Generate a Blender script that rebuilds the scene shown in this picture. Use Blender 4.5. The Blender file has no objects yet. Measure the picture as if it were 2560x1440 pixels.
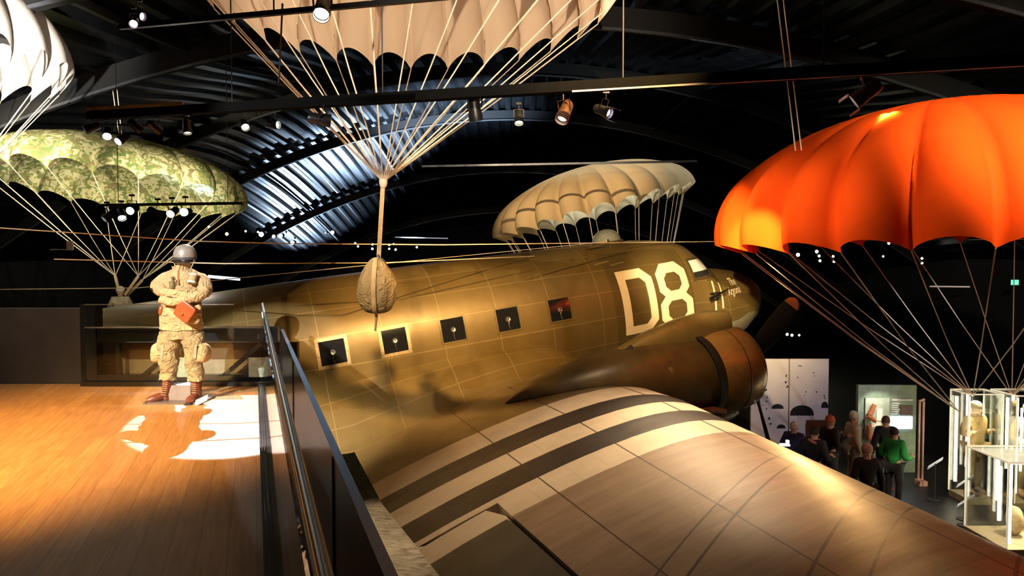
import bpy, math, random
from math import sin, cos, pi, radians as R
from mathutils import Vector as V, Matrix, Euler
random.seed(7)
C = bpy.context.scene
COL = C.collection

# ---------------------------------------------------------------- camera, world, exposure
F, TH = 1707.5, 0.0338                      # focal length in px of the 2560 wide frame, pitch down
cam_d = bpy.data.cameras.new('camera'); cam = bpy.data.objects.new('camera', cam_d); COL.objects.link(cam)
cam_d.sensor_width = 36; cam_d.lens = 36 * F / 2560; cam_d.clip_end = 300; cam_d.clip_start = .05
cam.location = (0, 0, 0); cam.rotation_euler = (pi / 2 - TH, 0, 0)
C.camera = cam
C.view_settings.view_transform = 'Standard'; C.view_settings.look = 'None'
C.view_settings.gamma = 1; C.view_settings.use_curve_mapping = False; C.view_settings.exposure = 0.85
w = bpy.data.worlds.new('world'); C.world = w; w.use_nodes = True
w.node_tree.nodes['Background'].inputs[0].default_value = (.25, .33, .5, 1)
w.node_tree.nodes['Background'].inputs[1].default_value = .005

def at(x, y, D):
    """point in the hall seen at photo pixel x,y at distance D (world y)"""
    dx, dz = (x - 1280) / F, (720 - y) / F
    c, s = cos(TH), sin(TH)
    wy, wz = c + s * dz, -s + c * dz
    k = D / wy
    return V((dx * k, D, wz * k))

def lamp(loc, tgt, W, col, ang=40, blend=.4, rad=.06, square=False):
    d = bpy.data.lights.new('spot_light', 'SPOT'); o = bpy.data.objects.new('spot_light', d); COL.objects.link(o)
    d.energy = W; d.color = col; d.spot_size = R(ang); d.spot_blend = blend; d.shadow_soft_size = rad; d.use_square = square
    o.location = loc; o.rotation_euler = (V(tgt) - V(loc)).to_track_quat('-Z', 'Y').to_euler()
    return o
AMB = (1, .60, .22); WRM = (1, .74, .45); WHT = (1, .93, .84); BLU = (.55, .75, 1)
# uniform display: key spot high on the left
lamp((-5.1, .4, 3.4), (-3.9, 8.2, -.75), 3300, WHT, 15, .3, .03)
# fuselage wash
lamp((2.0, 3.2, 3.3), (-1.2, 11.0, -1.0), 4400, AMB, 30, .9, .05)
lamp((.3, 6.4, 1.2), (-1.4, 10.8, -.6), 260, (1, .74, .40), 34, .9, .03)
lamp((1.2, 5.0, 3.4), (2.1, 12.4, -.9), 1500, AMB, 36, .9, .05)
lamp((1.0, 6.2, 1.6), (4.1, 13.8, -.3), 3300, (1, .72, .36), 26, .7, .05)
lamp((2.6, 7.2, .9), (5.2, 14.8, -.7), 1700, (1, .76, .36), 20, .8, .05)
lamp((-7.4, 6.0, 2.6), (-5.9, 10.3, -1.3), 260, (1, .76, .5), 44, .9, .05)  # added lamp, lifts the dim tail end
lamp((-8.6, 14.0, 1.0), (-10.2, 17.9, -.8), 160, (1, .85, .65), 20, .6, .03)  # added lamp, lights the hanging dummy paratrooper
# wing wash
lamp((2.2, 12.6, 3.7), (2.9, 7.8, -1.6), 1900, WRM, 36, .9, .05)
lamp((2.0, 9.5, 5.0), (1.8, 7.6, -1.7), 1300, WRM, 50, .9, .05)
lamp((5.2, 9.6, 2.2), (3.9, 5.4, -1.6), 620, (1, .72, .42), 50, .9, .05)
lamp((5.6, 12.4, -.1), (4.5, 6.6, -1.7), 520, AMB, 44, .9, .08)  # added lamp, set for a highlight along the leading edge
# cream canopy, from below on this side
lamp((.6, 1.2, 2.5), (-.7, 9.8, 3.4), 1800, (1, .80, .58), 50, .6, .02)
lamp((.6, 1.2, 1.2), (-.7, 9.8, 3.8), 600, (1, .78, .58), 44, .6, .03)
lamp((-3.6, 4.5, 1.5), (-.9, 8.0, 1.0), 260, WHT, 40, .6, .03)
lamp((-2.5, 4.0, 2.0), (-1.6, 7.9, -.3), 480, WRM, 14, .5, .03)
# camouflage canopy
lamp((-10.6, 11.0, 2.0), (-10.8, 18.0, 2.2), 3000, (1, .88, .58), 44, .8, .05)
lamp((-6.0, 13.0, 1.0), (-9.8, 18.0, 2.0), 1500, (1, .90, .62), 50, .8, .05)
# orange red canopy
lamp((-.4, 7.2, 4.6), (6.6, 9.6, 1.0), 1200, (1, .84, .6), 44, .8, .4)
lamp((5.0, 3.2, 3.2), (7.2, 10.0, 1.2), 3000, (1, .84, .6), 50, .8, .08)  # front fill, lamp added to even out the canopy
lamp((1.2, 7.5, 1.0), (6.0, 10.5, 1.0), 150, (1, .8, .6), 50, .8, .08)
lamp((1.6, 6.6, -.4), (9.0, 12.0, -1.9), 200, WRM, 30, .7, .05)
# far cream canopy
lamp((-1.5, 11.0, 4.6), (2.0, 19.0, 1.6), 1900, (1, .72, .40), 34, .6, .03)
lamp((3.4, 20.5, -3.5), (3.4, 20.8, 1.5), 2200, (.75, .92, 1), 70, .5, .05)
# white canopy upper left
lamp((-5.2, 5.5, 1.0), (-9.2, 11.5, 3.6), 7000, WHT, 34, .7, .05)
# roof, cold light in the far left bays
lamp((-9.0, 46, -2.0), (-8.6, 41, 6.0), 42000, BLU, 50, .9, .2)
lamp((-4.5, 30, 0.0), (-3.6, 34.0, 8.2), 34000, BLU, 62, .9, .2)
lamp((-14.0, 54, -3.5), (-13.5, 49, 3.0), 9000, BLU, 60, .9, .2)
lamp((-9.0, 20, 1.0), (-10.5, 20, 8.0), 300, BLU, 70, .9, .3)
lamp((11.0, 20, 0.0), (10.5, 19, 8.0), 160, (1, .7, .55), 80, .9, .3)
# mezzanine boards
lamp((-6.4, 1.0, 3.9), (-4.8, 5.9, -1.65), 6400, (1, .56, .17), 44, 1, .35)
lamp((-6.0, 13.6, 4.6), (-3.05, 7.35, -1.65), 5200, (1, .84, .82), 12.5, .08, .02, True)
# hall floor: sand bed, visitors
lamp((-4.2, 17.0, -2.4), (-4.0, 17.6, -4.6), 160, (.45, 1, .55), 80, .6, .05)
lamp((-4.6, 8.6, -2.1), (-2.4, 12.0, -4.6), 700, (1, .82, .55), 90, .9, .1)  # unseen lamp added below the mezzanine edge to light the sand
lamp((9.5, 8.0, 0.5), (7.3, 13.2, -3.3), 150, (1, .7, .55), 50, .8, .05)
lamp((8.5, 9.5, 1.0), (7.0, 17, -3.4), 420, (.9, .88, 1), 26, .8, .05)

# ---------------------------------------------------------------- materials
MATS = {}
class NT:
    def __init__(s, m): s.t = m.node_tree; s.n = s.t.nodes; s.l = s.t.links
    def add(s, typ, **kw):
        n = s.n.new(typ)
        for k, v in kw.items():
            if k.startswith('i_'):
                n.inputs[k[2:].replace('_', ' ')].default_value = v
            else: setattr(n, k, v)
        return n
    def link(s, a, b): s.l.new(a, b)
    def math(s, op, a, b=None, c=None, clamp=False):
        n = s.n.new('ShaderNodeMath'); n.operation = op; n.use_clamp = clamp
        for i, x in enumerate((a, b, c)):
            if x is None: continue
            if isinstance(x, (int, float)): n.inputs[i].default_value = x
            else: s.l.new(x, n.inputs[i])
        return n.outputs[0]
    def mix(s, f, a, b):
        n = s.n.new('ShaderNodeMix'); n.data_type = 'RGBA'
        for i, x in ((0, f), (6, a), (7, b)):
            if isinstance(x, (int, float)): n.inputs[i].default_value = x
            elif isinstance(x, tuple): n.inputs[i].default_value = (*x[:3], 1)
            else: s.l.new(x, n.inputs[i])
        return n.outputs[2]
    def noise(s, sc, det=4, vec=None, rough=.6, typ='ShaderNodeTexNoise'):
        n = s.n.new(typ); n.inputs['Scale'].default_value = sc
        if typ == 'ShaderNodeTexNoise': n.inputs['Detail'].default_value = det; n.inputs['Roughness'].default_value = rough
        if vec is not None: s.l.new(vec, n.inputs['Vector'])
        return n.outputs[0]
    def coord(s, which='Object'): return s.n.new('ShaderNodeTexCoord').outputs[which]
    def ramp(s, f, stops):
        n = s.n.new('ShaderNodeValToRGB'); s.l.new(f, n.inputs[0]); e = n.color_ramp.elements
        while len(e) < len(stops): e.new(.5)
        for el, (p, c) in zip(e, stops): el.position = p; el.color = (*c, 1)
        return n.outputs[0]
    def bump(s, h, strength=.3, dist=.01):
        n = s.n.new('ShaderNodeBump'); n.inputs['Strength'].default_value = strength; n.inputs['Distance'].default_value = dist
        s.l.new(h, n.inputs['Height']); return n.outputs[0]
def newmat(name):
    m = bpy.data.materials.new(name); m.use_nodes = True; t = NT(m)
    return m, t, t.n['Principled BSDF']
def M(name, col, rough=.6, metal=0, var=.18, scale=8, bump=0, emit=None, es=0, trans=0, alpha=1, coat=0, spec=None):
    """plain surface with slight procedural variation of tone"""
    if name in MATS: return MATS[name]
    m, t, b = newmat(name)
    nz = t.noise(scale, 5, t.coord())
    lo = tuple(c * (1 - var) for c in col); hi = tuple(min(1, c * (1 + var)) for c in col)
    t.link(t.ramp(nz, [(.3, lo), (.7, hi)]), b.inputs['Base Color'])
    b.inputs['Roughness'].default_value = rough; b.inputs['Metallic'].default_value = metal
    if spec is not None: b.inputs['Specular IOR Level'].default_value = spec
    if coat: b.inputs['Coat Weight'].default_value = coat; b.inputs['Coat Roughness'].default_value = .08
    if bump: t.link(t.bump(t.noise(scale * 4, 6, t.coord()), bump, .01), b.inputs['Normal'])
    if emit: b.inputs['Emission Color'].default_value = (*emit, 1); b.inputs['Emission Strength'].default_value = es
    if trans: b.inputs['Transmission Weight'].default_value = trans
    MATS[name] = m; return m
def glass(name, tint=(.9, .97, .95), refl=.06):
    m, t, b = newmat(name); t.n.remove(b)
    tr = t.add('ShaderNodeBsdfTransparent'); tr.inputs[0].default_value = (*tint, 1)
    gl = t.add('ShaderNodeBsdfGlossy'); gl.inputs['Roughness'].default_value = .02
    fr = t.add('ShaderNodeFresnel'); fr.inputs[0].default_value = 1.45
    mx = t.add('ShaderNodeMixShader'); t.link(t.math('ADD', t.math('MULTIPLY', fr.outputs[0], .6), refl, clamp=True), mx.inputs[0]); t.link(tr.outputs[0], mx.inputs[1]); t.link(gl.outputs[0], mx.inputs[2])
    t.link(mx.outputs[0], t.n['Material Output'].inputs[0]); MATS[name] = m; return m
def cloth(name, col, transl=.35, pattern=None):
    m, t, b = newmat(name); t.n.remove(b)
    co = t.coord()
    c = t.ramp(t.noise(1.4, 5, co), [(.3, tuple(x * .88 for x in col)), (.7, col)])
    if pattern == 'camo':
        def warp(seed, sc):
            n = t.add('ShaderNodeTexNoise'); n.inputs['Scale'].default_value = sc; n.inputs['Detail'].default_value = 2.2; n.inputs['Distortion'].default_value = 1.6
            mp = t.add('ShaderNodeMapping'); mp.inputs['Location'].default_value = (seed, seed * 2, 3); t.link(co, mp.inputs[0]); t.link(mp.outputs[0], n.inputs['Vector']); return n.outputs[0]
        a = t.math('GREATER_THAN', warp(3, 3.8), .52); a2 = t.math('GREATER_THAN', warp(9, 4.6), .56); a3 = t.math('GREATER_THAN', warp(21, 3.2), .60)
        c = t.mix(a, (.70, .66, .40), (.36, .36, .15)); c = t.mix(a2, c, (.20, .27, .10)); c = t.mix(a3, c, (.30, .25, .13))
    di = t.add('ShaderNodeBsdfDiffuse'); tl = t.add('ShaderNodeBsdfTranslucent'); t.link(c, di.inputs[0]); t.link(c, tl.inputs[0])
    bp = t.bump(t.noise(3.0, 4, co), .25, .05); t.link(bp, di.inputs['Normal'])
    mx = t.add('ShaderNodeMixShader'); mx.inputs[0].default_value = transl; t.link(di.outputs[0], mx.inputs[1]); t.link(tl.outputs[0], mx.inputs[2])
    t.link(mx.outputs[0], t.n['Material Output'].inputs[0]); MATS[name] = m; return m
def gridline(t, x, period, width, off=0):
    """1 on thin lines every period"""
    f = t.math('FRACT', t.math('DIVIDE', t.math('ADD', x, off), period))
    d = t.math('ABSOLUTE', t.math('SUBTRACT', f, .5))
    return t.math('GREATER_THAN', d, .5 - width / period / 2)
def band(t, x, a, b): return t.math('MULTIPLY', t.math('GREATER_THAN', x, a), t.math('LESS_THAN', x, b))
OLIVE = (.125, .084, .024); OLIVE2 = (.185, .124, .040)
def mat_fuselage():
    m, t, b = newmat('olive_fuselage_paint'); uv = t.n.new('ShaderNodeUVMap'); uv.uv_map = 'skin'
    sp = t.n.new('ShaderNodeSeparateXYZ'); t.link(uv.outputs[0], sp.inputs[0]); u, v = sp.outputs[0], sp.outputs[1]
    co = t.coord()
    c = t.ramp(t.noise(1.3, 6, co, .65), [(.3, OLIVE), (.7, OLIVE2)])
    # each skin panel a slightly different tone
    cu = t.math('FLOOR', t.math('DIVIDE', u, 1.0)); cv = t.math('FLOOR', t.math('DIVIDE', v, .43))
    wn = t.n.new('ShaderNodeTexWhiteNoise'); cb = t.n.new('ShaderNodeCombineXYZ'); t.link(cu, cb.inputs[0]); t.link(cv, cb.inputs[1]); t.link(cb.outputs[0], wn.inputs[0])
    c = t.mix(t.math('MULTIPLY', wn.outputs[0], .45), c, (.21, .15, .055))
    ln = t.math('MAXIMUM', gridline(t, u, 1.0, .018, .5), gridline(t, v, .43, .016))
    c = t.mix(t.math('MULTIPLY', ln, .45), c, (.34, .26, .12))  # scuffed seams, with the light they catch painted in as paler colour
    # fresh dark paint behind the code letters
    c = t.mix(t.math('MULTIPLY', band(t, u, 2.42, 4.22), t.math('MULTIPLY', band(t, v, .2, 2.6), .5)), c, (.075, .055, .018))
    # neutral grey belly
    z = t.n.new('ShaderNodeSeparateXYZ'); t.link(co, z.inputs[0])
    bl = t.math('LESS_THAN', t.math('ADD', z.outputs[2], t.math('MULTIPLY', t.noise(2.0, 3, co), .3)), -.42)
    nose = t.math('LESS_THAN', u, 2.0)
    c = t.mix(t.math('MULTIPLY', bl, t.math('ADD', t.math('MULTIPLY', nose, .75), .12)), c, (.30, .27, .19))
    scr = t.math('GREATER_THAN', t.noise(14, 8, co, .8), .66)
    c = t.mix(t.math('MULTIPLY', scr, .25), c, (.36, .3, .18))
    t.link(c, b.inputs['Base Color'])
    b.inputs['Metallic'].default_value = .25
    t.link(t.math('ADD', t.math('MULTIPLY', t.noise(5, 4, co), .22), .30), b.inputs['Roughness'])
    h = t.math('ADD', t.math('MULTIPLY', ln, -1.0), t.math('MULTIPLY', t.noise(2.2, 3, co), 1.1))
    t.link(t.bump(h, .35, .012), b.inputs['Normal']); MATS[m.name] = m; return m
V0S, WS = 3.5425, .61
def mat_wing(name='weathered_wing_paint', fabric=False):
    m, t, b = newmat(name); co = t.coord(); sp = t.n.new('ShaderNodeSeparateXYZ'); t.link(co, sp.inputs[0])
    v = t.math('ABSOLUTE', sp.outputs[1])                   # distance from the centreline
    uv = t.n.new('ShaderNodeUVMap'); uv.uv_map = 'skin'; su = t.n.new('ShaderNodeSeparateXYZ'); t.link(uv.outputs[0], su.inputs[0]); xc = su.outputs[0]
    st = t.n.new('ShaderNodeMapping'); st.inputs['Scale'].default_value = (.35, 3, 1); t.link(co, st.inputs[0])
    streak = t.noise(2.4, 6, st.outputs[0], .7)
    base = t.ramp(streak, [(.3, (.22, .15, .098)), (.7, (.36, .25, .172))])
    if fabric: base = t.ramp(streak, [(.3, (.05, .045, .03)), (.7, (.085, .075, .05))])
    inner = t.math('LESS_THAN', v, V0S)
    base = t.mix(inner, base, t.ramp(t.noise(1.6, 5, co), [(.3, (.15, .10, .04)), (.7, (.21, .145, .06))]))
    wv = t.math('ADD', v, t.math('MULTIPLY', t.math('SUBTRACT', t.noise(3, 3, co), .5), .03))
    k = t.math('DIVIDE', t.math('SUBTRACT', wv, V0S), WS)
    ins = band(t, k, 0, 5); par = t.math('MODULO', t.math('FLOOR', k), 2)
    white = t.ramp(t.noise(2.2, 6, co, .7), [(.3, (.60, .49, .36)), (.7, (.74, .62, .46))])
    blk = t.ramp(t.noise(2.2, 6, co, .7), [(.3, (.022, .017, .015)), (.7, (.042, .031, .026))])
    c = t.mix(ins, base, t.mix(par, white, blk))
    up = su.outputs[1]                                      # 1 on the upper skin
    c = t.mix(up, (.22, .2, .16), c)
    if not fabric:
        ln = t.math('MAXIMUM', band(t, xc, .138, .145), band(t, xc, .42, .4245))
        ln = t.math('MAXIMUM', ln, band(t, xc, .655, .659))
        vv = t.math('SUBTRACT', v, t.math('MULTIPLY', xc, 1.9))  # oblique bands: rope shadows painted into the skin as dark lines
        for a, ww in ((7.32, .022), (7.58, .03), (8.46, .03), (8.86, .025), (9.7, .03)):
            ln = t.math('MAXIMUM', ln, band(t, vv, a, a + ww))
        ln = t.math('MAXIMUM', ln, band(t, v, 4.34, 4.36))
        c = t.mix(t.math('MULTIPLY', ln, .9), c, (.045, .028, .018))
        # rivet rows
        r1 = gridline(t, v, .045, .018); rr = t.math('MAXIMUM', band(t, xc, .10, .103), band(t, xc, .18, .183))
        for a in (.25, .32, .50, .58, .70): rr = t.math('MAXIMUM', rr, band(t, xc, a, a + .002))
        riv = t.math('MULTIPLY', r1, rr)
        c = t.mix(t.math('MULTIPLY', riv, .5), c, (.10, .07, .05))
        h = t.math('ADD', t.math('MULTIPLY', ln, -.8), t.math('ADD', riv, t.math('MULTIPLY', t.noise(3.0, 4, st.outputs[0]), 1.2)))
    else:
        h = t.math('MULTIPLY', gridline(t, v, .32, .02), 1.0)
    t.link(c, b.inputs['Base Color'])
    b.inputs['Metallic'].default_value = .12 if not fabric else 0
    t.link(t.math('ADD', t.math('MULTIPLY', t.noise(4, 4, co), .25), .30), b.inputs['Roughness'])
    t.link(t.bump(h, .3, .01), b.inputs['Normal']); MATS[name] = m; return m
def mat_wood():
    m, t, b = newmat('oak_boards'); co = t.coord()
    mp = t.n.new('ShaderNodeMapping'); mp.inputs['Rotation'].default_value = (0, 0, -math.atan(.378)); t.link(co, mp.inputs[0])
    sp = t.n.new('ShaderNodeSeparateXYZ'); t.link(mp.outputs[0], sp.inputs[0]); x, y = sp.outputs[0], sp.outputs[1]
    pw = .16; ix = t.math('FLOOR', t.math('DIVIDE', x, pw))
    w1 = t.n.new('ShaderNodeTexWhiteNoise'); w1.noise_dimensions = '1D'; t.link(ix, w1.inputs['W'])
    iy = t.math('FLOOR', t.math('ADD', t.math('DIVIDE', y, 1.3), t.math('MULTIPLY', w1.outputs[0], 7)))
    cb = t.n.new('ShaderNodeCombineXYZ'); t.link(ix, cb.inputs[0]); t.link(iy, cb.inputs[1])
    w2 = t.n.new('ShaderNodeTexWhiteNoise'); t.link(cb.outputs[0], w2.inputs[0])
    st = t.n.new('ShaderNodeMapping'); st.inputs['Scale'].default_value = (9, .7, 1); t.link(mp.outputs[0], st.inputs[0])
    g = t.noise(3.5, 7, st.outputs[0], .65)
    c = t.ramp(g, [(.3, (.36, .185, .07)), (.7, (.58, .33, .14))])
    c = t.mix(t.math('MULTIPLY', w2.outputs[0], .45), c, (.30, .15, .055))
    gap = gridline(t, x, pw, .004)
    c = t.mix(t.math('MULTIPLY', gap, .6), c, (.08, .04, .02))
    t.link(c, b.inputs['Base Color']); b.inputs['Roughness'].default_value = .5
    t.link(t.bump(t.math('ADD', g, t.math('MULTIPLY', gap, -1)), .08, .004), b.inputs['Normal']); MATS[m.name] = m; return m
def mat_sand():
    m, t, b = newmat('rough_sand'); co = t.coord()
    st = t.n.new('ShaderNodeMapping'); st.inputs['Scale'].default_value = (1, 3.5, 1); t.link(co, st.inputs[0])
    n = t.noise(4.5, 9, st.outputs[0], .72)
    t.link(t.ramp(n, [(.32, (.16, .10, .055)), (.5, (.48, .38, .26)), (.7, (.66, .56, .42))]), b.inputs['Base Color'])
    b.inputs['Roughness'].default_value = .95; t.link(t.bump(n, 1, .08), b.inputs['Normal']); MATS[m.name] = m; return m

BLACK = M('black_metal', (.012, .012, .014), .38, .5, .1)
BLACKM = M('matt_black_paint', (.010, .010, .011), .75, 0, .2)
DARKST = M('dark_blue_grey_steel', (.030, .036, .048), .24, .55, .25, 3)
GREYST = M('grey_steel', (.10, .11, .13), .4, .4, .15, 5)
ROPE = M('cream_cord', (.66, .55, .42), .8, 0, .1, 30)
WEB = M('tan_webbing', (.52, .38, .20), .85, 0, .2, 25)
CANVAS = M('khaki_canvas', (.58, .46, .26), .9, 0, .18, 9, .3)
WHITE = M('cream_letter_paint', (.80, .70, .48), .55, 0, .06, 6)
LENS = {}
def lensmat(col, es):
    k = f'lamp_glass_{col}_{es}'
    if k not in LENS: LENS[k] = M('lamp_glass_%d' % len(LENS), (.8, .8, .8), .2, emit=col, es=es)
    return LENS[k]

# ---------------------------------------------------------------- mesh helpers
class MB:
    def __init__(s): s.v = []; s.f = []; s.uv = {}
    def add(s, vs, fs):
        o = len(s.v); s.v += [V(p) for p in vs]; s.f += [tuple(i + o for i in f) for f in fs]; return s
    def box(s, c, sz, rot=None, bev=0):
        c = V(c); h = V(sz) / 2; m = rot if rot is not None else Matrix.Identity(3)
        vs = [c + m @ V((h.x * i, h.y * j, h.z * k)) for i in (-1, 1) for j in (-1, 1) for k in (-1, 1)]
        return s.add(vs, [(0, 1, 3, 2), (4, 6, 7, 5), (0, 4, 5, 1), (2, 3, 7, 6), (0, 2, 6, 4), (1, 5, 7, 3)])
    def bar(s, a, b, wd, ht, up=(0, 0, 1)):
        a, b = V(a), V(b); d = (b - a).normalized(); x = d.cross(V(up)).normalized(); z = x.cross(d)
        vs = [p + x * i * wd / 2 + z * k * ht / 2 for p in (a, b) for i, k in ((-1, -1), (1, -1), (1, 1), (-1, 1))]
        return s.add(vs, [(3, 2, 1, 0), (4, 5, 6, 7)] + [(i, (i + 1) % 4, (i + 1) % 4 + 4, i + 4) for i in range(4)])
    def tube(s, pts, rad, n=8, cap=True, sq=(1, 1), up=None):
        pts = [V(p) for p in pts]; m = len(pts); rad = rad if isinstance(rad, (list, tuple)) else [rad] * m
        ref = V(up) if up else (V((0, 0, 1)) if abs((pts[-1] - pts[0]).normalized().z) < .9 else V((0, 1, 0)))
        vs = []
        for i, p in enumerate(pts):
            d = (pts[min(i + 1, m - 1)] - pts[max(i - 1, 0)]).normalized()
            x = d.cross(ref)
            x = x.normalized() if x.length > 1e-4 else V((1, 0, 0)); z = x.cross(d).normalized()
            r = rad[i]; rx, rz = (r if isinstance(r, (tuple, list)) else (r * sq[0], r * sq[1]))
            vs += [p + x * rx * cos(2 * pi * k / n) + z * rz * sin(2 * pi * k / n) for k in range(n)]
        fs = [(i * n + k, i * n + (k + 1) % n, (i + 1) * n + (k + 1) % n, (i + 1) * n + k) for i in range(m - 1) for k in range(n)]
        if cap: fs += [tuple(range(n - 1, -1, -1)), tuple((m - 1) * n + k for k in range(n))]
        return s.add(vs, fs)
    def lathe(s, prof, o, axis=(0, 0, 1), n=20, a0=0, a1=2 * pi):
        """prof: (radius, height along axis)"""
        o = V(o); ax = V(axis).normalized(); x = ax.orthogonal().normalized(); y = ax.cross(x)
        vs = []; full = abs(a1 - a0 - 2 * pi) < 1e-6; nn = n if full else n + 1
        for r, h in prof:
            vs += [o + ax * h + (x * cos(a0 + (a1 - a0) * k / n) + y * sin(a0 + (a1 - a0) * k / n)) * max(r, 1e-5) for k in range(nn)]
        fs = [(i * nn + k, i * nn + (k + 1) % nn, (i + 1) * nn + (k + 1) % nn, (i + 1) * nn + k) for i in range(len(prof) - 1) for k in range(n)]
        return s.add(vs, fs)
    def grid(s, fn, nu, nv, closeu=False, uvf=None):
        o = len(s.v); cu = nu if closeu else nu + 1
        for i in range(cu):
            for j in range(nv + 1):
                s.v.append(V(fn(i / nu, j / nv)))
                if uvf: s.uv[len(s.v) - 1] = uvf(i / nu, j / nv)
        for i in range(nu):
            for j in range(nv):
                a = i * (nv + 1) + j; b = ((i + 1) % cu) * (nv + 1) + j
                s.f.append((o + a, o + b, o + b + 1, o + a + 1))
        return s
    def ell(s, c, r, n=14, rot=None, p=2):
        c = V(c); m = rot if rot is not None else Matrix.Identity(3)
        def f(u, v):
            a, b = 2 * pi * u, pi * (v - .5)
            q = lambda t: math.copysign(abs(t) ** (2 / p), t)
            return c + m @ V((r[0] * q(cos(a)) * q(cos(b)), r[1] * q(sin(a)) * q(cos(b)), r[2] * q(sin(b))))
        return s.grid(f, n, max(6, n // 2), True)
    def rumple(s, amp, sc=9, seed=0, start=0):
        from mathutils import noise
        for i in range(start, len(s.v)):
            p = s.v[i]; n = noise.noise_vector(p * sc + V((seed, seed, seed))); s.v[i] = p + n * amp
        return s
    def build(s, name, mat, parent=None, smooth=True, thick=0, off=None):
        me = bpy.data.meshes.new(name)
        o0 = off if off is not None else (V(parent['_o']) if parent is not None and '_o' in parent else V((0, 0, 0)))
        me.from_pydata([p - o0 for p in s.v], [], s.f); me.update()
        for m in (mat if isinstance(mat, list) else [mat]): me.materials.append(m)
        if smooth:
            me.shade_smooth() if hasattr(me, 'shade_smooth') else None
            try: me.set_sharp_from_angle(angle=R(38))
            except Exception: pass
        if s.uv:
            L = me.uv_layers.new(name='skin')
            for lp in me.loops: L.data[lp.index].uv = s.uv.get(lp.vertex_index, (0, 0))
        o = bpy.data.objects.new(name, me); COL.objects.link(o)
        if parent is not None: o.parent = parent; o['_o'] = tuple(o0)
        else: o.location = o0
        return o
def tag(o, label=None, cat=None, group=None, kind=None):
    for k, v in (('label', label), ('category', cat), ('group', group), ('kind', kind)):
        if v: o[k] = v
    return o
def thing(name, label, cat, loc=(0, 0, 0), group=None, world=True):
    o = bpy.data.objects.new(name, None); COL.objects.link(o); o.location = loc; o.empty_display_size = .1
    o['_o'] = tuple(loc) if world else (0., 0., 0.)
    return tag(o, label, cat, group)
def one(name, mb, mat, label, cat, group=None, loc=None, smooth=True):
    """a thing that is one mesh; origin at loc"""
    return tag(mb.build(name, mat, None, smooth, off=V(loc) if loc is not None else V((0, 0, 0))), label, cat, group)
def struct(name, mb, mat, smooth=False): return tag(mb.build(name, mat, None, smooth), kind='structure')
def copytree(o, parent=None):
    c = o.copy(); COL.objects.link(c); c.parent = parent
    for ch in list(o.children): copytree(ch, c)
    return c
def skinned(pts, edges, rads, sub=2, root=0):
    """smooth continuous body grown round a skeleton; returns an MB"""
    me = bpy.data.meshes.new('tmp'); me.from_pydata(pts, edges, []); o = bpy.data.objects.new('tmp', me); COL.objects.link(o)
    sk = o.modifiers.new('s', 'SKIN'); sk.use_smooth_shade = True
    for i, r in enumerate(rads):
        q = me.skin_vertices[0].data[i]; q.radius = r if isinstance(r, tuple) else (r, r); q.use_root = (i == root)
    ss = o.modifiers.new('b', 'SUBSURF'); ss.levels = sub; ss.render_levels = sub
    ev = o.evaluated_get(bpy.context.evaluated_depsgraph_get()); m2 = ev.to_mesh()
    mb = MB(); mb.add([v.co.copy() for v in m2.vertices], [tuple(p.vertices) for p in m2.polygons]); ev.to_mesh_clear()
    bpy.data.objects.remove(o); bpy.data.meshes.remove(me); return mb

GZ = -4.6      # hall floor
MZ = -1.65     # mezzanine floor
# ---------------------------------------------------------------- hall shell
def lerp(x, xs, ys):
    for i in range(len(xs) - 1):
        if x <= xs[i + 1]: 
            t = (x - xs[i]) / (xs[i + 1] - xs[i]); return ys[i] + (ys[i + 1] - ys[i]) * max(0, t)
    return ys[-1]
APY = [-8, 4, 16, 27, 36, 46, 62]; APZ = [4.9, 5.2, 6.0, 8.3, 8.4, 6.9, 3.2]
def apex(y):
    # smooth reading of the ridge height
    return sum(lerp(y + k, APY, APZ) for k in (-4, -2, 0, 2, 4)) / 5
def roofz(x, y): return apex(y) - x * x / 60
RX = 22
def mat_roof():
    m, t, b = newmat('dark_corrugated_sheet'); co = t.coord()
    t.link(t.ramp(t.noise(1.2, 4, co), [(.3, (.009, .010, .012)), (.7, (.018, .020, .024))]), b.inputs['Base Color'])
    b.inputs['Metallic'].default_value = .75; b.inputs['Roughness'].default_value = .36; MATS[m.name] = m; return m
mb = MB(); P = .62; nx = int(2 * RX / P) * 8
def corr(x):
    f = (x / P) % 1.0
    return -.13 * (0 if f < .40 else (f - .40) / .12 if f < .52 else 1 if f < .88 else (1 - f) / .12)
mb.grid(lambda u, v: ((-RX + 2 * RX * u), -8 + 68 * v, roofz(-RX + 2 * RX * u, -8 + 68 * v) + corr(-RX + 2 * RX * u)), nx, 34)
struct('ceiling', mb, mat_roof())
def arch(y, wd, dp, xl=-RX + .1, xr=RX - .1, drop=0.14):
    b = MB(); n = 36; vs = []
    for i in range(n + 1):
        x = xl + (xr - xl) * i / n; z = roofz(x, y) - drop
        vs += [(x, y - wd / 2, z), (x, y + wd / 2, z), (x, y + wd / 2, z - dp), (x, y - wd / 2, z - dp)]
    fs = [(i * 4 + k, i * 4 + (k + 1) % 4, i * 4 + 4 + (k + 1) % 4, i * 4 + 4 + k) for i in range(n) for k in range(4)]
    return b.add(vs, fs)
for k, (y, lab) in enumerate([(11, 'nearest'), (16, ''), (27, ''), (36, ''), (46, ''), (55, '')]):
    o = arch(y, .22, .5).build('trim_%d' % (k + 1), M('dark_rafter_paint', (.004, .004, .0045), .7, 0), None, False); tag(o, kind='structure')
    o = arch(y - .14, .03, .06, drop=.62).build('trim_%d' % (k + 11), M('pale_flange', (.10, .105, .12), .4, .5), None, False); tag(o, kind='structure')
k = 21
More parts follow.
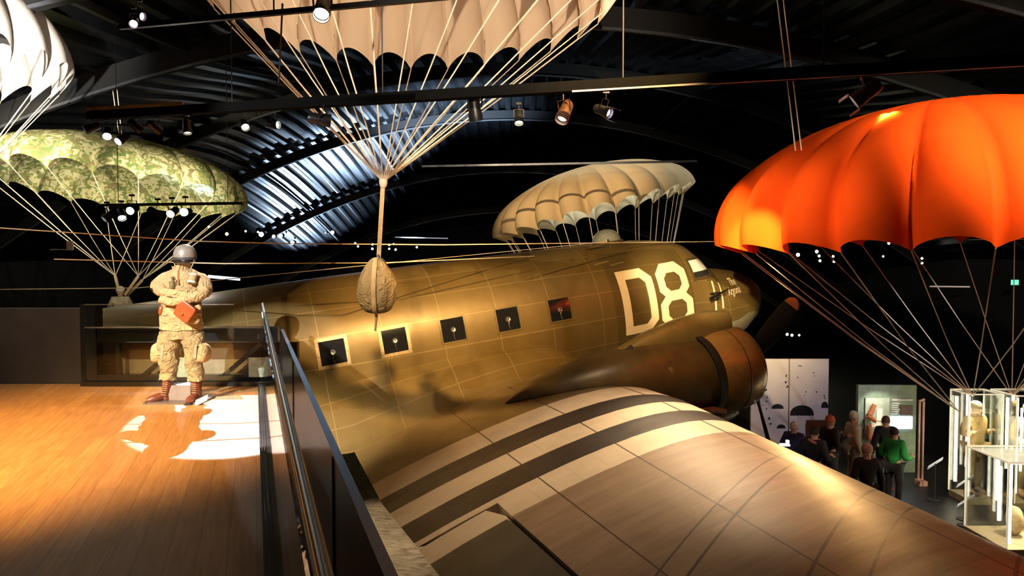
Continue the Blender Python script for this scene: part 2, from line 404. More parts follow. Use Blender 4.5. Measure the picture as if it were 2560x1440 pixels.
for x in (-13.5, -7.5, 7.5, 13.5):
    b = MB()
    for i in range(30):
        y0, y1 = 6 + i * 1.8, 6 + (i + 1) * 1.8
        b.bar((x, y0, roofz(x, y0) - .25), (x, y1, roofz(x, y1) - .25), .12, .16)
    tag(b.build('trim_%d' % k, MATS['dark_rafter_paint'], None, False), kind='structure'); k += 1
WALLM = M('black_painted_wall', (.016, .016, .019), .9, 0, .3, 1.5)
mb = MB(); mb.box((0, 60.2, 1), (2 * RX + 1, .3, 12.5)); struct('wall_back', mb, WALLM)
mb = MB(); mb.box((-RX - .1, 26, -1.4), (.3, 69, 7)); struct('wall_left', mb, WALLM)
mb = MB(); mb.box((RX + .1, 26, -1.4), (.3, 69, 7)); struct('wall_right', mb, WALLM)
mb = MB(); mb.box((0, -8.1, -.3), (2 * RX + 1, .3, 10)); struct('wall_front', mb, WALLM)
mb = MB(); mb.box((0, 26, GZ - .1), (2 * RX + 1, 69, .2)); struct('floor', mb, M('black_hall_floor', (.012, .011, .011), .45, 0, .3, 2))
# sand bed the aircraft stands over
from mathutils import noise as mnoise
mb = MB()
def sandf(u, v):
    x, y = -7 + 9.5 * u, 8.0 + 15 * v
    e = min(1, 6 * min(u, 1 - u, v, 1 - v))
    return (x, y, GZ + .02 + e * (.10 + .09 * mnoise.noise(V((x * .8, y * 2.2, 0))) + .04 * mnoise.noise(V((x * 4, y * 7, 1)))))
mb.grid(sandf, 110, 130)
one('sand_bed', mb, mat_sand(), 'rough pale sand bed on the hall floor beneath the aircraft wing', 'sand')['kind'] = 'stuff'
# ---------------------------------------------------------------- the transport aircraft (local frame: +x forward, +y port, +z up, origin at the nose)
YAW, ALP = 0.3623, 0.1472
Fh = V((cos(YAW), sin(YAW), 0)); FW = V((cos(ALP) * cos(YAW), cos(ALP) * sin(YAW), sin(ALP)))
SB = Fh.cross(V((0, 0, 1))); UP = SB.cross(FW)
NOSE = V((5.3917, 15.2271, -.3309))
ac = thing('transport_aircraft', 'olive twin-engined transport aircraft with D8 on its nose and striped wing', 'aircraft', (0, 0, 0), world=False)
mat_w = Matrix((FW, -SB, UP)).transposed().to_4x4(); mat_w.translation = NOSE
ac.matrix_world = mat_w
def L(s, v, w): return V((-s, -v, w))                 # aft of nose, starboard, up -> local
def toworld(s, v, w): return mat_w @ L(s, v, w)
def tolocal(p): return mat_w.inverted() @ V(p)
ST = [(0, -.25, -.35, .05), (.04, -.12, -.5, .17), (.12, 0, -.64, .31), (.3, .14, -.84, .5), (.7, .32, -1.04, .75), (1.1, .42, -1.15, .9), (1.45, .50, -1.21, 1.0), (1.55, .54, -1.22, 1.02), (1.8, .86, -1.26, 1.07), (2.05, 1.1, -1.28, 1.11), (2.5, 1.22, -1.31, 1.17), (3, 1.29, -1.33, 1.22), (4, 1.34, -1.35, 1.25), (5, 1.38, -1.36, 1.25), (7, 1.44, -1.36, 1.25), (9, 1.48, -1.33, 1.25), (11, 1.5, -1.15, 1.22), (13, 1.51, -.75, 1.05), (15, 1.48, -.2, .8), (17, 1.42, .35, .5), (18.5, 1.36, .8, .25), (19.4, 1.25, 1.1, .04)]
SX = [r[0] for r in ST]
def fus(s): return [lerp(s, SX, [r[k] for r in ST]) for k in (1, 2, 3)]
def fpt(s, t, off=0):
    zt, zb, hw = fus(s); c, h = (zt + zb) / 2, (zt - zb) / 2; n = 2.15; co, si = cos(t), sin(t)
    q = lambda a: math.copysign(abs(a) ** (2 / n), a)
    return L(s, (hw + off) * q(co), c + (h + off) * q(si))
def side(s, wz, off=.004):
    """starboard skin at height wz"""
    zt, zb, hw = fus(s); c, h = (zt + zb) / 2, (zt - zb) / 2; n = 2.15
    r = max(0, 1 - abs((wz - c) / h) ** n) ** (1 / n)
    return L(s, hw * r + off, wz + off * (wz - c) / h)
stations = [0, .02, .04, .08, .12, .2, .3, .5, .7, .9, 1.1, 1.3, 1.45, 1.55, 1.68, 1.8, 1.92, 2.05, 2.25] + [2.5 + .25 * i for i in range(68)] + [19.4]
NT_ = 64
mb = MB()
vs = []
for s in stations:
    for k in range(NT_ + 1): vs.append(fpt(s, -pi + 2 * pi * k / NT_))
n1 = NT_ + 1
mb.add(vs, [(i * n1 + k, i * n1 + k + 1, (i + 1) * n1 + k + 1, (i + 1) * n1 + k) for i in range(len(stations) - 1) for k in range(NT_)])
for i, s in enumerate(stations):
    for k in range(n1):
        t = -pi + 2 * pi * k / NT_; mb.uv[i * n1 + k] = (s, 1.3 + t * 1.28)
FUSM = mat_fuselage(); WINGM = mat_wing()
fuselage = mb.build('fuselage', FUSM, ac)
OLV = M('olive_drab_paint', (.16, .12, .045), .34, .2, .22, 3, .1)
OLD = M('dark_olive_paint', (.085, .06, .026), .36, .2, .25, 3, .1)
# wing
LE0, CH, SPLIT = 4.9075, 4.4, 4.35
def wingsec(v):
    a = abs(v); o = max(0, a - SPLIT)
    le = LE0 + o * math.tan(R(15.5)); te = LE0 + CH - o * .02
    if a > 13.2: # rounded tip
        q = min(1, (a - 13.2) / 1.35); k = math.sqrt(max(0, 1 - q * q)); m = le + (te - le) * .42; le = m + (le - m) * max(k, .04); te = m + (te - m) * max(k, .04)
    return le, te, -.9938 + o * math.tan(.104)
def foil(x, up):
    x = max(x, 0); t, m, p = .15, .02, .3
    yt = 5 * t * (.2969 * x ** .5 - .126 * x - .3516 * x * x + .2843 * x ** 3 - .1036 * x ** 4)
    yc = m / p ** 2 * (2 * p * x - x * x) if x < p else m / (1 - p) ** 2 * (1 - 2 * p + 2 * p * x - x * x)
    return yc + yt if up else yc - yt
def wpt(v, xc, up=True, off=0):
    le, te, wz = wingsec(v); c = te - le; s = le + xc * c
    th = 1 if abs(v) < 13.2 else max(.1, c / 2.4)
    return L(s, v, wz - (s - LE0) * math.tan(R(2)) + c * foil(xc, up) * th + off)
XS = [0, .003, .01, .02, .035, .05, .07, .1, .14, .18, .23, .3, .37, .45, .53, .62, .7, .785]
def loft(vspan, xs_up, closete=True, mb=None):
    mb = mb or MB(); rows = [(x, True) for x in reversed(xs_up)] + [(x, False) for x in xs_up[1:]]
    n = len(rows); o = len(mb.v)
    for v in vspan:
        for x, u in rows:
            mb.v.append(wpt(v, x, u)); mb.uv[len(mb.v) - 1] = (x, 1.0 if u else 0.0)
    for i in range(len(vspan) - 1):
        for k in range(n - 1): mb.f.append((o + i * n + k, o + i * n + k + 1, o + (i + 1) * n + k + 1, o + (i + 1) * n + k))
        if closete: mb.f.append((o + i * n + n - 1, o + i * n, o + (i + 1) * n, o + (i + 1) * n + n - 1))
    mb.f.append(tuple(o + k for k in range(n))); mb.f.append(tuple(o + (len(vspan) - 1) * n + k for k in reversed(range(n))))
    return mb
XFULL = XS + [.84, .9, .95, 1.0]
AIL0, AIL1 = 6.12, 13.1
def frange(a, b, n): return [a + (b - a) * i / n for i in range(n + 1)]
for sgn in (1, -1):
    w0 = loft([sgn * v for v in frange(.3, SPLIT, 12) + frange(SPLIT, AIL0, 8)[1:]], XFULL)
    loft([sgn * v for v in frange(AIL0, AIL1, 24)], XS, mb=w0)
    loft([sgn * v for v in frange(AIL1, 14.5, 14)], XFULL, mb=w0)
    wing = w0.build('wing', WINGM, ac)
    # aileron with rounded nose, let into the trailing edge
    ab = MB(); rows = []
    hx = .796
    for v in frange(AIL0 + .03, AIL1 - .03, 24):
        le, te, wz = wingsec(v); c = te - le
        edge = min(1, (v - AIL0 - .03) / .10 + .0); edge = math.sqrt(max(0, 1 - (1 - edge) ** 2))
        x0 = hx + (1 - edge) * .02
        r = []
        for x in (1.0, .95, .9, .86, .83, x0 + .004): r.append((x, 1, 1))
        r.append((x0 - .006, 1, .72)); r.append((x0 - .006, 0, .72))
        for x in (x0 + .004, .83, .9, 1.0): r.append((x, 0, 1))
        for x, u, k in r:
            p1, p0 = wpt(sgn * v, x, True), wpt(sgn * v, x, False); mid = (p0 + p1) / 2; p = mid + ((p1 if u else p0) - mid) * k
            p.z -= (x - hx) * c * .02; ab.v.append(p); ab.uv[len(ab.v) - 1] = (x, 1.0 if u else 0.0)
    n = 12
    for i in range(24):
        for k in range(n - 1): ab.f.append((i * n + k, i * n + k + 1, (i + 1) * n + k + 1, (i + 1) * n + k))
    ab.f.append(tuple(range(n))); ab.f.append(tuple(24 * n + k for k in reversed(range(n))))
    ai = ab.build('aileron', mat_wing('fabric_aileron_paint', True), ac); ai['label'] = 'dark fabric-covered aileron with one cream stripe end'
# root fillets
FS = [4.95, 5.1, 5.25, 5.6, 6.0, 6.6, 7.4, 8.2, 9.0, 9.8, 10.6, 11.3, 11.9]
FA = [-.80, -.58, -.45, -.27, -.19, -.15, -.13, -.15, -.19, -.28, -.42, -.6, -.8]
FB = [1.35, 1.5, 1.62, 1.8, 1.92, 2.0, 2.05, 2.05, 2.0, 1.8, 1.5, 1.25, 1.05]
for sgn in (1, -1):
    def ff(u, t):
        s = 4.95 + (11.9 - 4.95) * u; wa = lerp(s, FS, FA); vb = lerp(s, FS, FB)
        zt, zb, hw = fus(s); c, h = (zt + zb) / 2, (zt - zb) / 2; va = hw * max(0, 1 - abs((wa - c) / h) ** 2.15) ** (1 / 2.15) - .015
        if s <= 9.3: pb = wpt(vb, min(1, (s - LE0) / CH)); wb = pb.z - .01
        else:
            wb9 = wpt(2, 1).z; wb = wb9 + (s - 9.3) * .02
        P0, P1, P2, P3 = (va, wa), (va + .10, wa - .30 * (wa - wb)), (va + .42 * (vb - va), wb + .10), (vb, wb)
        q = 1 - t
        a = [q ** 3 * P0[k] + 3 * q * q * t * P1[k] + 3 * q * t * t * P2[k] + t ** 3 * P3[k] for k in (0, 1)]
        bulge = .10 * sin(pi * t) ** 1.5 * min(1, (s - 4.95) * 1.5)
        return L(s, sgn * (a[0] + bulge), a[1] + bulge * .8)
    m = MB(); m.grid(ff, 44, 14, uvf=lambda u, t: (4.95 + 6.95 * u, t * 1.2 + 10)); 
    if sgn == -1: m.f = [f[::-1] for f in m.f]
    m.build('wing_root_fillet', FUSM, ac)
# ---- markings
def ring(mb, outer, inner, off=.006):
    n = len(outer)
    for i in range(n):
        a, b, c, d = outer[i], outer[(i + 1) % n], inner[(i + 1) % n], inner[i]
        NU, NV = 10, 3
        def g(u, v):
            p = [(a[k] * (1 - u) + b[k] * u) * (1 - v) + (d[k] * (1 - u) + c[k] * u) * v for k in (0, 1)]
            return side(p[0], p[1], off)
        mb.grid(g, NU, NV)
def octo(s0, s1, w0, w1, ch, sq=()):
    """s0 = rear (left) edge, s1 = front; corner cuts ch, 'sq' corners left square"""
    pts = []
    for i, (s, w_, ds, dw) in enumerate([(s0, w1, -1, -1), (s1, w1, 1, -1), (s1, w0, 1, 1), (s0, w0, -1, 1)]):
        c = 0.001 if i in sq else ch
        A_, B_ = (s, w_ + dw * c), (s + ds * c, w_)
        pts += [A_, B_] if i in (0, 2) else [B_, A_]
    return pts
mb = MB(); T = .165
ring(mb, octo(4.05, 3.31, -.40, .79, .19, (0, 3)), octo(4.05 - T, 3.31 + T, -.40 + .15, .79 - .17, .10, (0, 3)))
mb.build('letter_d', WHITE, fuselage); mb = MB()
ring(mb, octo(3.21, 2.50, .12, .80, .17), octo(3.21 - T, 2.50 + T, .12 + .15, .80 - .19, .09))
ring(mb, octo(3.24, 2.47, -.42, .22, .17), octo(3.24 - T, 2.47 + T, -.42 + .14, .22 - .14, .09), .0065)
mb.build('figure_eight', WHITE, fuselage); mb = MB()
def stroke(mb, a, b, wd, off=.006):
    d = (V((*b, 0)) - V((*a, 0))).normalized(); nx_, nz_ = -d.y * wd / 2, d.x * wd / 2
    mb.grid(lambda u, v: side(a[0] + (b[0] - a[0]) * u + nx_ * (2 * v - 1), a[1] + (b[1] - a[1]) * u + nz_ * (2 * v - 1), off), 10, 1)
stroke(mb, (1.87, .29), (1.90, -.36), .045); stroke(mb, (1.65, .22), (1.70, -.29), .045); stroke(mb, (1.90, .0), (1.66, .0), .04)
mb.build('letter_h', WHITE, fuselage)
def text_mesh(body, h, shear=0):
    cu = bpy.data.curves.new('t', 'FONT'); cu.body = body; cu.size = 1; cu.shear = shear; cu.offset = .012; cu.resolution_u = 3
    o = bpy.data.objects.new('t', cu); COL.objects.link(o)
    ev = o.evaluated_get(bpy.context.evaluated_depsgraph_get()); me = ev.to_mesh()
    vs = [v.co.copy() for v in me.vertices]; fs = [tuple(p.vertices) for p in me.polygons]; ev.to_mesh_clear()
    bpy.data.objects.remove(o); x1 = max(v.x for v in vs); x0 = min(v.x for v in vs); y0 = min(v.y for v in vs); y1 = max(v.y for v in vs)
    return [((v.x - x0) / (x1 - x0), (v.y - y0) / (y1 - y0)) for v in vs], fs
for body, s0, s1, wb, wt, nm in (('The', 1.27, 1.06, .085, .235, 'nose_script_word'), ('Argonia', 1.46, 1.04, -.13, .075, 'nose_script_name')):
    uvs, fs = text_mesh(body, 1, .35)
    mb = MB(); mb.add([side(s0 + (s1 - s0) * a, wb + (wt - wb) * b_ + .0, .006) for a, b_ in uvs], fs)
    mb.build(nm, WHITE, fuselage, smooth=False)
# ---- cabin windows
PANE = M('dark_perspex', (.012, .013, .016), .08, 0, .1, coat=.6); ALU = M('worn_window_frame', (.42, .33, .2), .4, .5, .35, 30, .3)
CHR = M('bright_grommet', (.6, .58, .55), .25, .9)
def frame_on_side(s, wz, hw_, hh, t):
    m = MB(); oo = [(s + hw_ + t, wz + hh + t), (s - hw_ - t, wz + hh + t), (s - hw_ - t, wz - hh - t), (s + hw_ + t, wz - hh - t)]
    ii = [(s + hw_, wz + hh), (s - hw_, wz + hh), (s - hw_, wz - hh), (s + hw_, wz - hh)]
    ring(m, oo, ii, .010); return m
for k in range(7):
    s = 5.326 + k; wz = .317; big = k in (3, 4)
    fr = frame_on_side(s, wz, .20, .19, .055 if k >= 3 else .03).build('cabin_window', ALU if k >= 3 else OLV, ac)
    pm = MB(); pm.grid(lambda u, v: side(s + .20 - .40 * u, wz - .19 + .38 * v, .007), 6, 6); pm.build('window_pane', PANE, fr)
    n_ = (side(s, wz, .1) - side(s, wz, 0)).normalized()
    g = MB(); g.lathe([(.012, .02), (.03, .022), (.045, .012), (.05, 0)], side(s, wz, .008), n_, 16); g.tube([side(s, wz - .05, .015), side(s + .01, wz - .12, .02), side(s - .01, wz - .17, .015)], .006, 5)
    g.build('gun_port_plug', CHR, fr)
# cockpit side window and windshield
gl_m = M('cockpit_glass', (.72, .76, .80), .15, 0, .1, 4, coat=.5);  # pale base colour paints a white reflection into the glass
m = MB(); m.grid(lambda u, v: side(2.30 - (.38 + .10 * (1 - v)) * u, .41 + .34 * v, .010), 8, 8); m.build('cockpit_side_window', gl_m, ac)
m = MB(); ring(m, [(2.34, .79), (1.86, .79), (1.74, .36), (2.36, .36)], [(2.30, .75), (1.92, .75), (1.82, .41), (2.30, .41)], .014); m.build('cockpit_window_frame', OLD, ac)
for sgn in (1, -1):
    m = MB(); m.grid(lambda u, v: fpt(1.57 + .40 * v, (pi / 2 - sgn * (.10 + .62 * u)), .012), 8, 6); m.build('windshield_pane', gl_m, ac)
m = MB(); m.grid(lambda u, v: side(2.30 - .46 * u, .41 + .11 * v, .013), 8, 3); m.build('window_lower_strip', M('dark_pane_strip', (.02, .02, .02), .5), ac)  # thin dark strip laid over the lower part of the side window
# astrodome, loop fairings, aerial mast and wires
m = MB(); m.lathe([(.30, 0), (.29, .08), (.25, .17), (.17, .24), (.08, .27), (.0, .28)], L(3.55, 0, 1.31), (0, 0, 1), 24)
ad = m.build('astrodome', M('frosted_dome', (.36, .40, .34), .2, 0, .1, coat=.6), ac)
m = MB(); m.lathe([(.31, -.05), (.34, .0), (.34, .03), (.30, .05)], L(3.55, 0, 1.30), (0, 0, 1), 24); m.build('dome_ring', OLV, ad)
m = MB(); m.tube([L(3.78, .52, 1.2), L(3.80, .56, 1.32), L(3.84, .58, 1.40)], [.035, .03, .02], 8); m.tube([L(3.80, .56, 1.32), L(4.3, .60, 1.30)], [.02, .012], 6); m.build('aerial_mast', OLV, ac)
m = MB(); m.tube([L(3.84, .55, 1.36), L(8, .45, 1.56), L(12, .3, 1.75), L(17.8, 0, 2.6)], .007, 5); m.build('aerial_wire', ROPE, ac)
m = MB(); m.tube([side(2.0, .05, 0), side(1.95, .05, .10), side(1.85, .03, .14)], .018, 6); m.tube([side(2.15, -.02, .16), side(1.55, .02, .16)], [.03, .012], 6); m.tube([side(1.9, -.1, 0), side(1.9, -.02, .16)], .015, 6); m.build('pitot_probe', BLACK, ac)
m = MB(); m.tube([L(1.0, .5, -1.0), L(.8, .62, -1.75)], .01, 5); m.build('whip_aerial', GREYST, ac)
# small fittings along the skin
for s, wz in ((4.35, .98), (4.05, .92)):
    m = MB(); m.tube([side(s, wz, .0), side(s - .18, wz + .01, .012), side(s - .3, wz + .02, .0)], .012, 6); m.build('skin_fitting', ALU, fuselage)
# ---- engine nacelles
def nacelle(sgn):
    cy = 2.82
    def at_(s, r, a, wz): return L(s, sgn * (cy + r * sin(a)), wz + r * cos(a))
    root = MB()
    prof = [(3.55, .60, -.98, .60), (3.75, .64, -.98, .62), (4.1, .66, -.96, .66), (4.6, .66, -.90, .68), (5.1, .62, -.86, .70), (5.6, .54, -.82, .66), (6.1, .42, -.76, .55), (6.6, .26, -.72, .36), (6.95, .10, -.70, .15), (7.12, .01, -.70, .02)]
    n = 32; vs = []
    for s, rt, wz, rw in prof:
        for k in range(n):
            a = 2 * pi * k / n; vs.append(L(s, sgn * (cy + rw * sin(a)), wz + (rt + .0) * cos(a)))
    root.add(vs, [(i * n + k, i * n + (k + 1) % n, (i + 1) * n + (k + 1) % n, (i + 1) * n + k) for i in range(len(prof) - 1) for k in range(n)])
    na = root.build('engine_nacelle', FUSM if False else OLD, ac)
    cw = MB(); cz = -.98
    cprof = [(.53, -2.90 + .10), (.52, -2.84), (.56, -2.79), (.62, -2.79), (.68, -2.86), (.71, -3.0), (.72, -3.2), (.71, -3.45), (.67, -3.62), (.66, -3.62), (.66, -3.5), (.60, -3.0), (.53, -2.82)]
    cw.lathe([(r, h) for r, h in cprof], L(0, sgn * cy, cz), (1, 0, 0), 48)
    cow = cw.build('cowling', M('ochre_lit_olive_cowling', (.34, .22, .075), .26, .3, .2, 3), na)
    sm = MB(); sm.lathe([(.724, -3.18), (.728, -3.19), (.724, -3.20)], L(0, sgn * cy, cz), (1, 0, 0), 48)
    sm.build('cowling_band', OLD, na)
    fl = MB(); fl.lathe([(.655, -3.60), (.70, -3.66), (.715, -3.78), (.70, -3.785), (.64, -3.68)], L(0, sgn * cy, cz), (1, 0, 0), 48); fl.build('cowl_flaps', BLACKM, na)
    en = MB()
    for k in range(9):
        a = 2 * pi * k / 9; d = V((0, sin(a), cos(a))); c0 = L(3.05, sgn * cy, cz)
        en.lathe([(.10, .20)] + [(.10 + .012 * (j % 2), .22 + .02 * j) for j in range(12)] + [(.06, .48), (0, .49)], c0, d, 12)
    en.lathe([(.22, -3.2), (.24, -2.95), (.2, -2.82), (.08, -2.75), (0, -2.74)], L(0, sgn * cy, cz), (1, 0, 0), 20)
    en.build('radial_engine', BLACK, na)
    # intake scoop on top
    sc = MB(); sp = [(2.98, .11, .14, -.16), (3.05, .16, .17, -.16), (3.4, .18, .19, -.12), (4.0, .19, .19, -.16), (4.6, .17, .16, -.24), (5.2, .12, .10, -.36), (5.6, .05, .03, -.48)]
    vs = []
    for s, hw_, hh, wz in sp:
        for k in range(16):
            a = 2 * pi * k / 16; q = lambda t: math.copysign(abs(t) ** .8, t); vs.append(L(s, sgn * cy + hw_ * q(sin(a)), wz + hh * q(cos(a)) - (.14 if cos(a) < 0 else 0)))
    sc.add(vs, [(i * 16 + k, i * 16 + (k + 1) % 16, i * 16 + 16 + (k + 1) % 16, i * 16 + 16 + k) for i in range(len(sp) - 1) for k in range(16)] + [tuple(range(16))])
    sc.build('intake_scoop', OLV, na)
    bk = MB(); bk.tube([L(4.95, sgn * (cy + .14), -.24), L(5.35, sgn * (cy + .13), -.40)], [.045, .03], 8); bk.build('breather_outlet', BLACKM, na)
    ex = MB(); ex.tube([L(3.6, sgn * (cy + .45), cz - .55), L(3.9, sgn * (cy + .62), cz - .42), L(4.35, sgn * (cy + .66), cz - .36)], .055, 10); ex.build('exhaust_pipe', M('rusty_exhaust', (.30, .14, .06), .7, .3, .3, 15), na)
    oc = MB(); oc.ell(L(3.55, sgn * (cy + .12), cz - .72), (.50, .17, .13)); oc.build('oil_cooler', M('grey_green_cooler', (.42, .46, .40), .4, .2), na)
    for s, a in ((4.6, 1.1), (4.9, .95)):
        pl = MB(); c0 = L(s, sgn * (cy + .675 * sin(a)), -.93 + .68 * cos(a)); pl.lathe([(0, .012), (.05, .012), (.07, 0)], c0, V((0, -sgn * sin(a), cos(a))), 14); pl.build('filler_cap', OLV, na)
    # propeller
    PX = 2.66; pr = MB(); pr.lathe([(.11, -.12), (.13, -.02), (.12, .06), (.07, .16), (.06, .26), (0, .28)], L(PX, sgn * cy, cz), (1, 0, 0), 20)
    prop = pr.build('propeller_hub', M('grey_hub', (.14, .13, .12), .35, .6), na)
    for bi, ang in enumerate((47, 167, 287)):
        a = R(ang); d = V((0, -sgn * sin(a), cos(a))) if True else None
        if sgn == -1: d = V((0, sin(a), cos(a)))
        ax = V((1, 0, 0)); tg = ax.cross(d)
        bl = MB(); tp = MB(); SECT = [(.08, .05, .05, 1.1), (.25, .07, .045, 1.0), (.45, .13, .035, .85), (.75, .165, .026, .65), (1.1, .165, .018, .5), (1.4, .145, .013, .42), (1.58, .125, .01, .38), (1.68, .09, .008, .36), (1.74, .03, .005, .35)]
        def sect(r, hw_, th, tw):
            c0 = L(PX, sgn * cy, cz) + d * r; wv = tg * cos(tw) + ax * sin(tw); tv = ax * cos(tw) - tg * sin(tw)
            return [c0 + wv * hw_ * cos(2 * pi * k / 12) + tv * th * sin(2 * pi * k / 12) for k in range(12)]
        def skin_(mm, secs):
            vs = []
            for q in secs: vs += sect(*q)
            mm.add(vs, [(i * 12 + k, i * 12 + (k + 1) % 12, i * 12 + 12 + (k + 1) % 12, i * 12 + 12 + k) for i in range(len(secs) - 1) for k in range(12)] + [tuple(range(12)), tuple((len(secs) - 1) * 12 + k for k in range(12))])
        skin_(bl, SECT[:7]); skin_(tp, SECT[6:])
        b_ = bl.build('propeller_blade', M('blade_black', (.004, .004, .004), .6), na); b_['label'] = 'matt black blade'
        t_ = tp.build('blade_tip', M('orange_blade_tip', (.62, .16, .03), .5), na); t_['label'] = 'orange blade tip'
    # main gear
    gp = tolocal(V((0, 0, GZ))); hubw = toworld(4.0, sgn * cy, cz); gl = V((hubw.x, hubw.y, GZ + .56)); lg = MB()
    g0 = L(3.95, sgn * cy, -1.3)
    lw = tolocal(gl)
    for dy in (-.3, .3):
        lg.tube([g0 + V((0, dy, 0)), lw + V((0, dy, 0))], .055, 10); lg.tube([L(5.3, sgn * cy + dy, -1.2), lw + V((0, dy, 0))], .03, 8)
    lg.tube([lw + V((0, -.32, 0)), lw + V((0, .32, 0))], .05, 10); lg.build('landing_gear_leg', GREYST, na)
    wh = MB(); wh.lathe([(.2, -.16), (.42, -.18), (.53, -.13), (.56, 0), (.53, .13), (.42, .18), (.2, .16)], lw, (0, 1, 0), 32); wh.build('main_wheel', BLACKM, na)
nacelle(1); nacelle(-1)
# ---- tail
m = MB(); fin = [(15.0, 1.4), (16.2, 2.3), (17.0, 3.6), (17.6, 4.05), (18.6, 4.0), (19.3, 3.2), (19.5, 2.0), (19.4, 1.1)]
cx_ = sum(a for a, b_ in fin) / 8; cz_ = sum(b_ for a, b_ in fin) / 8
vs = [L(a, .03, b_) for a, b_ in fin] + [L(a, -.03, b_) for a, b_ in fin] + [L(cx_, .12, cz_), L(cx_, -.12, cz_)]
m.add(vs, [(i, (i + 1) % 8, 16) for i in range(8)] + [(8 + (i + 1) % 8, 8 + i, 17) for i in range(8)] + [(i, 8 + i, 8 + (i + 1) % 8, (i + 1) % 8) for i in range(8)])
m.build('tail_fin', OLV, ac)
for sgn in (1, -1):
    m = MB()
    def tp_(u, v):
        vv = 4.0 * u; le = 16.6 + 1.3 * u ** 1.3; te = 18.7 - .5 * u ** 3; a = 2 * pi * v; x = .5 - .5 * cos(a)
        return L(le + (te - le) * x, sgn * vv, 1.15 + .10 * (1 - .7 * u) * sin(a) * (1 - x * .8))
    m.grid(tp_, 14, 20); m.build('tailplane', OLV, ac)
# ---------------------------------------------------------------- parachutes
def frame(up):
    up = V(up).normalized(); x = V((1, 0, 0)); x = (x - up * x.dot(up)).normalized(); return x, up.cross(x), up
def parachute(name, label, c, Rr, H, N, up, mat, confl, curl=.06, bulge=.09, scal=.09, a0=0.0, seam=None, lr=.0065, pick=None, sharp=1.6, prof=None, lines=True, cordmat=None, fold=0):
    """c centre of the rim circle; confl list of confluence points; pick(angle)->index"""
    X, Y, U = frame(up); c = V(c)
    t = thing(name, label, 'parachute', c)
    NG = 10; NV = 22
    def pt(a, k, v):
        # k 0..1 inside the gore, v 0 apex .. 1 rim
        g = sin(pi * k) ** .7 if 0 < k < 1 else 0
        v2 = v * (1 - scal * g * v ** 6)
        th = v2 * (pi / 2 + .22)
        r = sin(min(th, pi / 2)) ** sharp if th < pi / 2 else 1
        r = sin(th) if prof is None else prof(v2)[0]
        z = cos(th) if prof is None else prof(v2)[1]
        b = 1 + bulge * g * min(1, v * 1.6) ; wob = 1 + .012 * sin(3 * a + c.x)
        return c + X * (Rr * r * b * cos(a) * wob) + Y * (Rr * r * b * sin(a) * wob) + U * (H * z)
    mb = MB(); cols = []
    for i in range(N):
        for j in range(NG):
            cols.append((a0 + 2 * pi * (i + j / NG) / N, j / NG))
    for a, k in cols:
        for v in range(NV + 1): mb.v.append(pt(a, k, max(.03, v / NV)))
    M_ = len(cols)
    for i in range(M_):
        for j in range(NV):
            A_, B_ = i * (NV + 1) + j, ((i + 1) % M_) * (NV + 1) + j; mb.f.append((A_, B_, B_ + 1, A_ + 1))
    can = mb.build('canopy', mat, t)
    me = can.data
    try: me.set_sharp_from_angle(angle=R(170))
    except Exception: pass
    if seam:
        sm = MB()
        for i in range(N):
            a = a0 + 2 * pi * i / N
            sm.tube([pt(a, 0, max(.03, v / 14)) for v in range(15)], .007, 4)
        sm.build('gore_seams', seam, can)
    vt = MB(); vt.tube([c + X * Rr * .09 * cos(q * pi / 8) + Y * Rr * .09 * sin(q * pi / 8) + U * H * .985 for q in range(17)], .02, 6, cap=False)
    for q in range(4): vt.tube([c + X * Rr * .09 * cos(q * pi / 4) + Y * Rr * .09 * sin(q * pi / 4) + U * H * .985, c - X * Rr * .09 * cos(q * pi / 4) - Y * Rr * .09 * sin(q * pi / 4) + U * H * .985], .006, 4)
    vt.build('apex_vent', cordmat or ROPE, t)
    if lines:
        for i in range(N):
            a = a0 + 2 * pi * i / N; p = pt(a, 0, 1)
            q = confl[pick(a) if pick else 0]; q = V(q); md = (p + q) / 2; md.z -= .01 * (p - q).length
            l = MB(); l.tube([p, md, q], lr, 5); l.build('suspension_line', cordmat or ROPE, t)
    return t, pt
def hang(name, label, p, mat=None, r=.008, dx=0, group=None, pts=None):
    """cord from p up to the roof"""
    p = V(p); top = V((p.x + dx, p.y, roofz(p.x + dx, p.y) - .12)); m = MB()
    if pts: m.tube([top, *pts, p], r, 5)
    else: m.tube([top, p], r, 5)
    return one(name, m, mat or ROPE, label, 'rope', group, loc=p)
def profile_flat(v, k=.62, rim=.0):
    th = v * (pi / 2 + rim); return sin(th) ** .92, cos(th) ** 1.0 if th < pi / 2 else cos(th)
CREAM = cloth('cream_parachute_silk', (.80, .63, .46), .38)
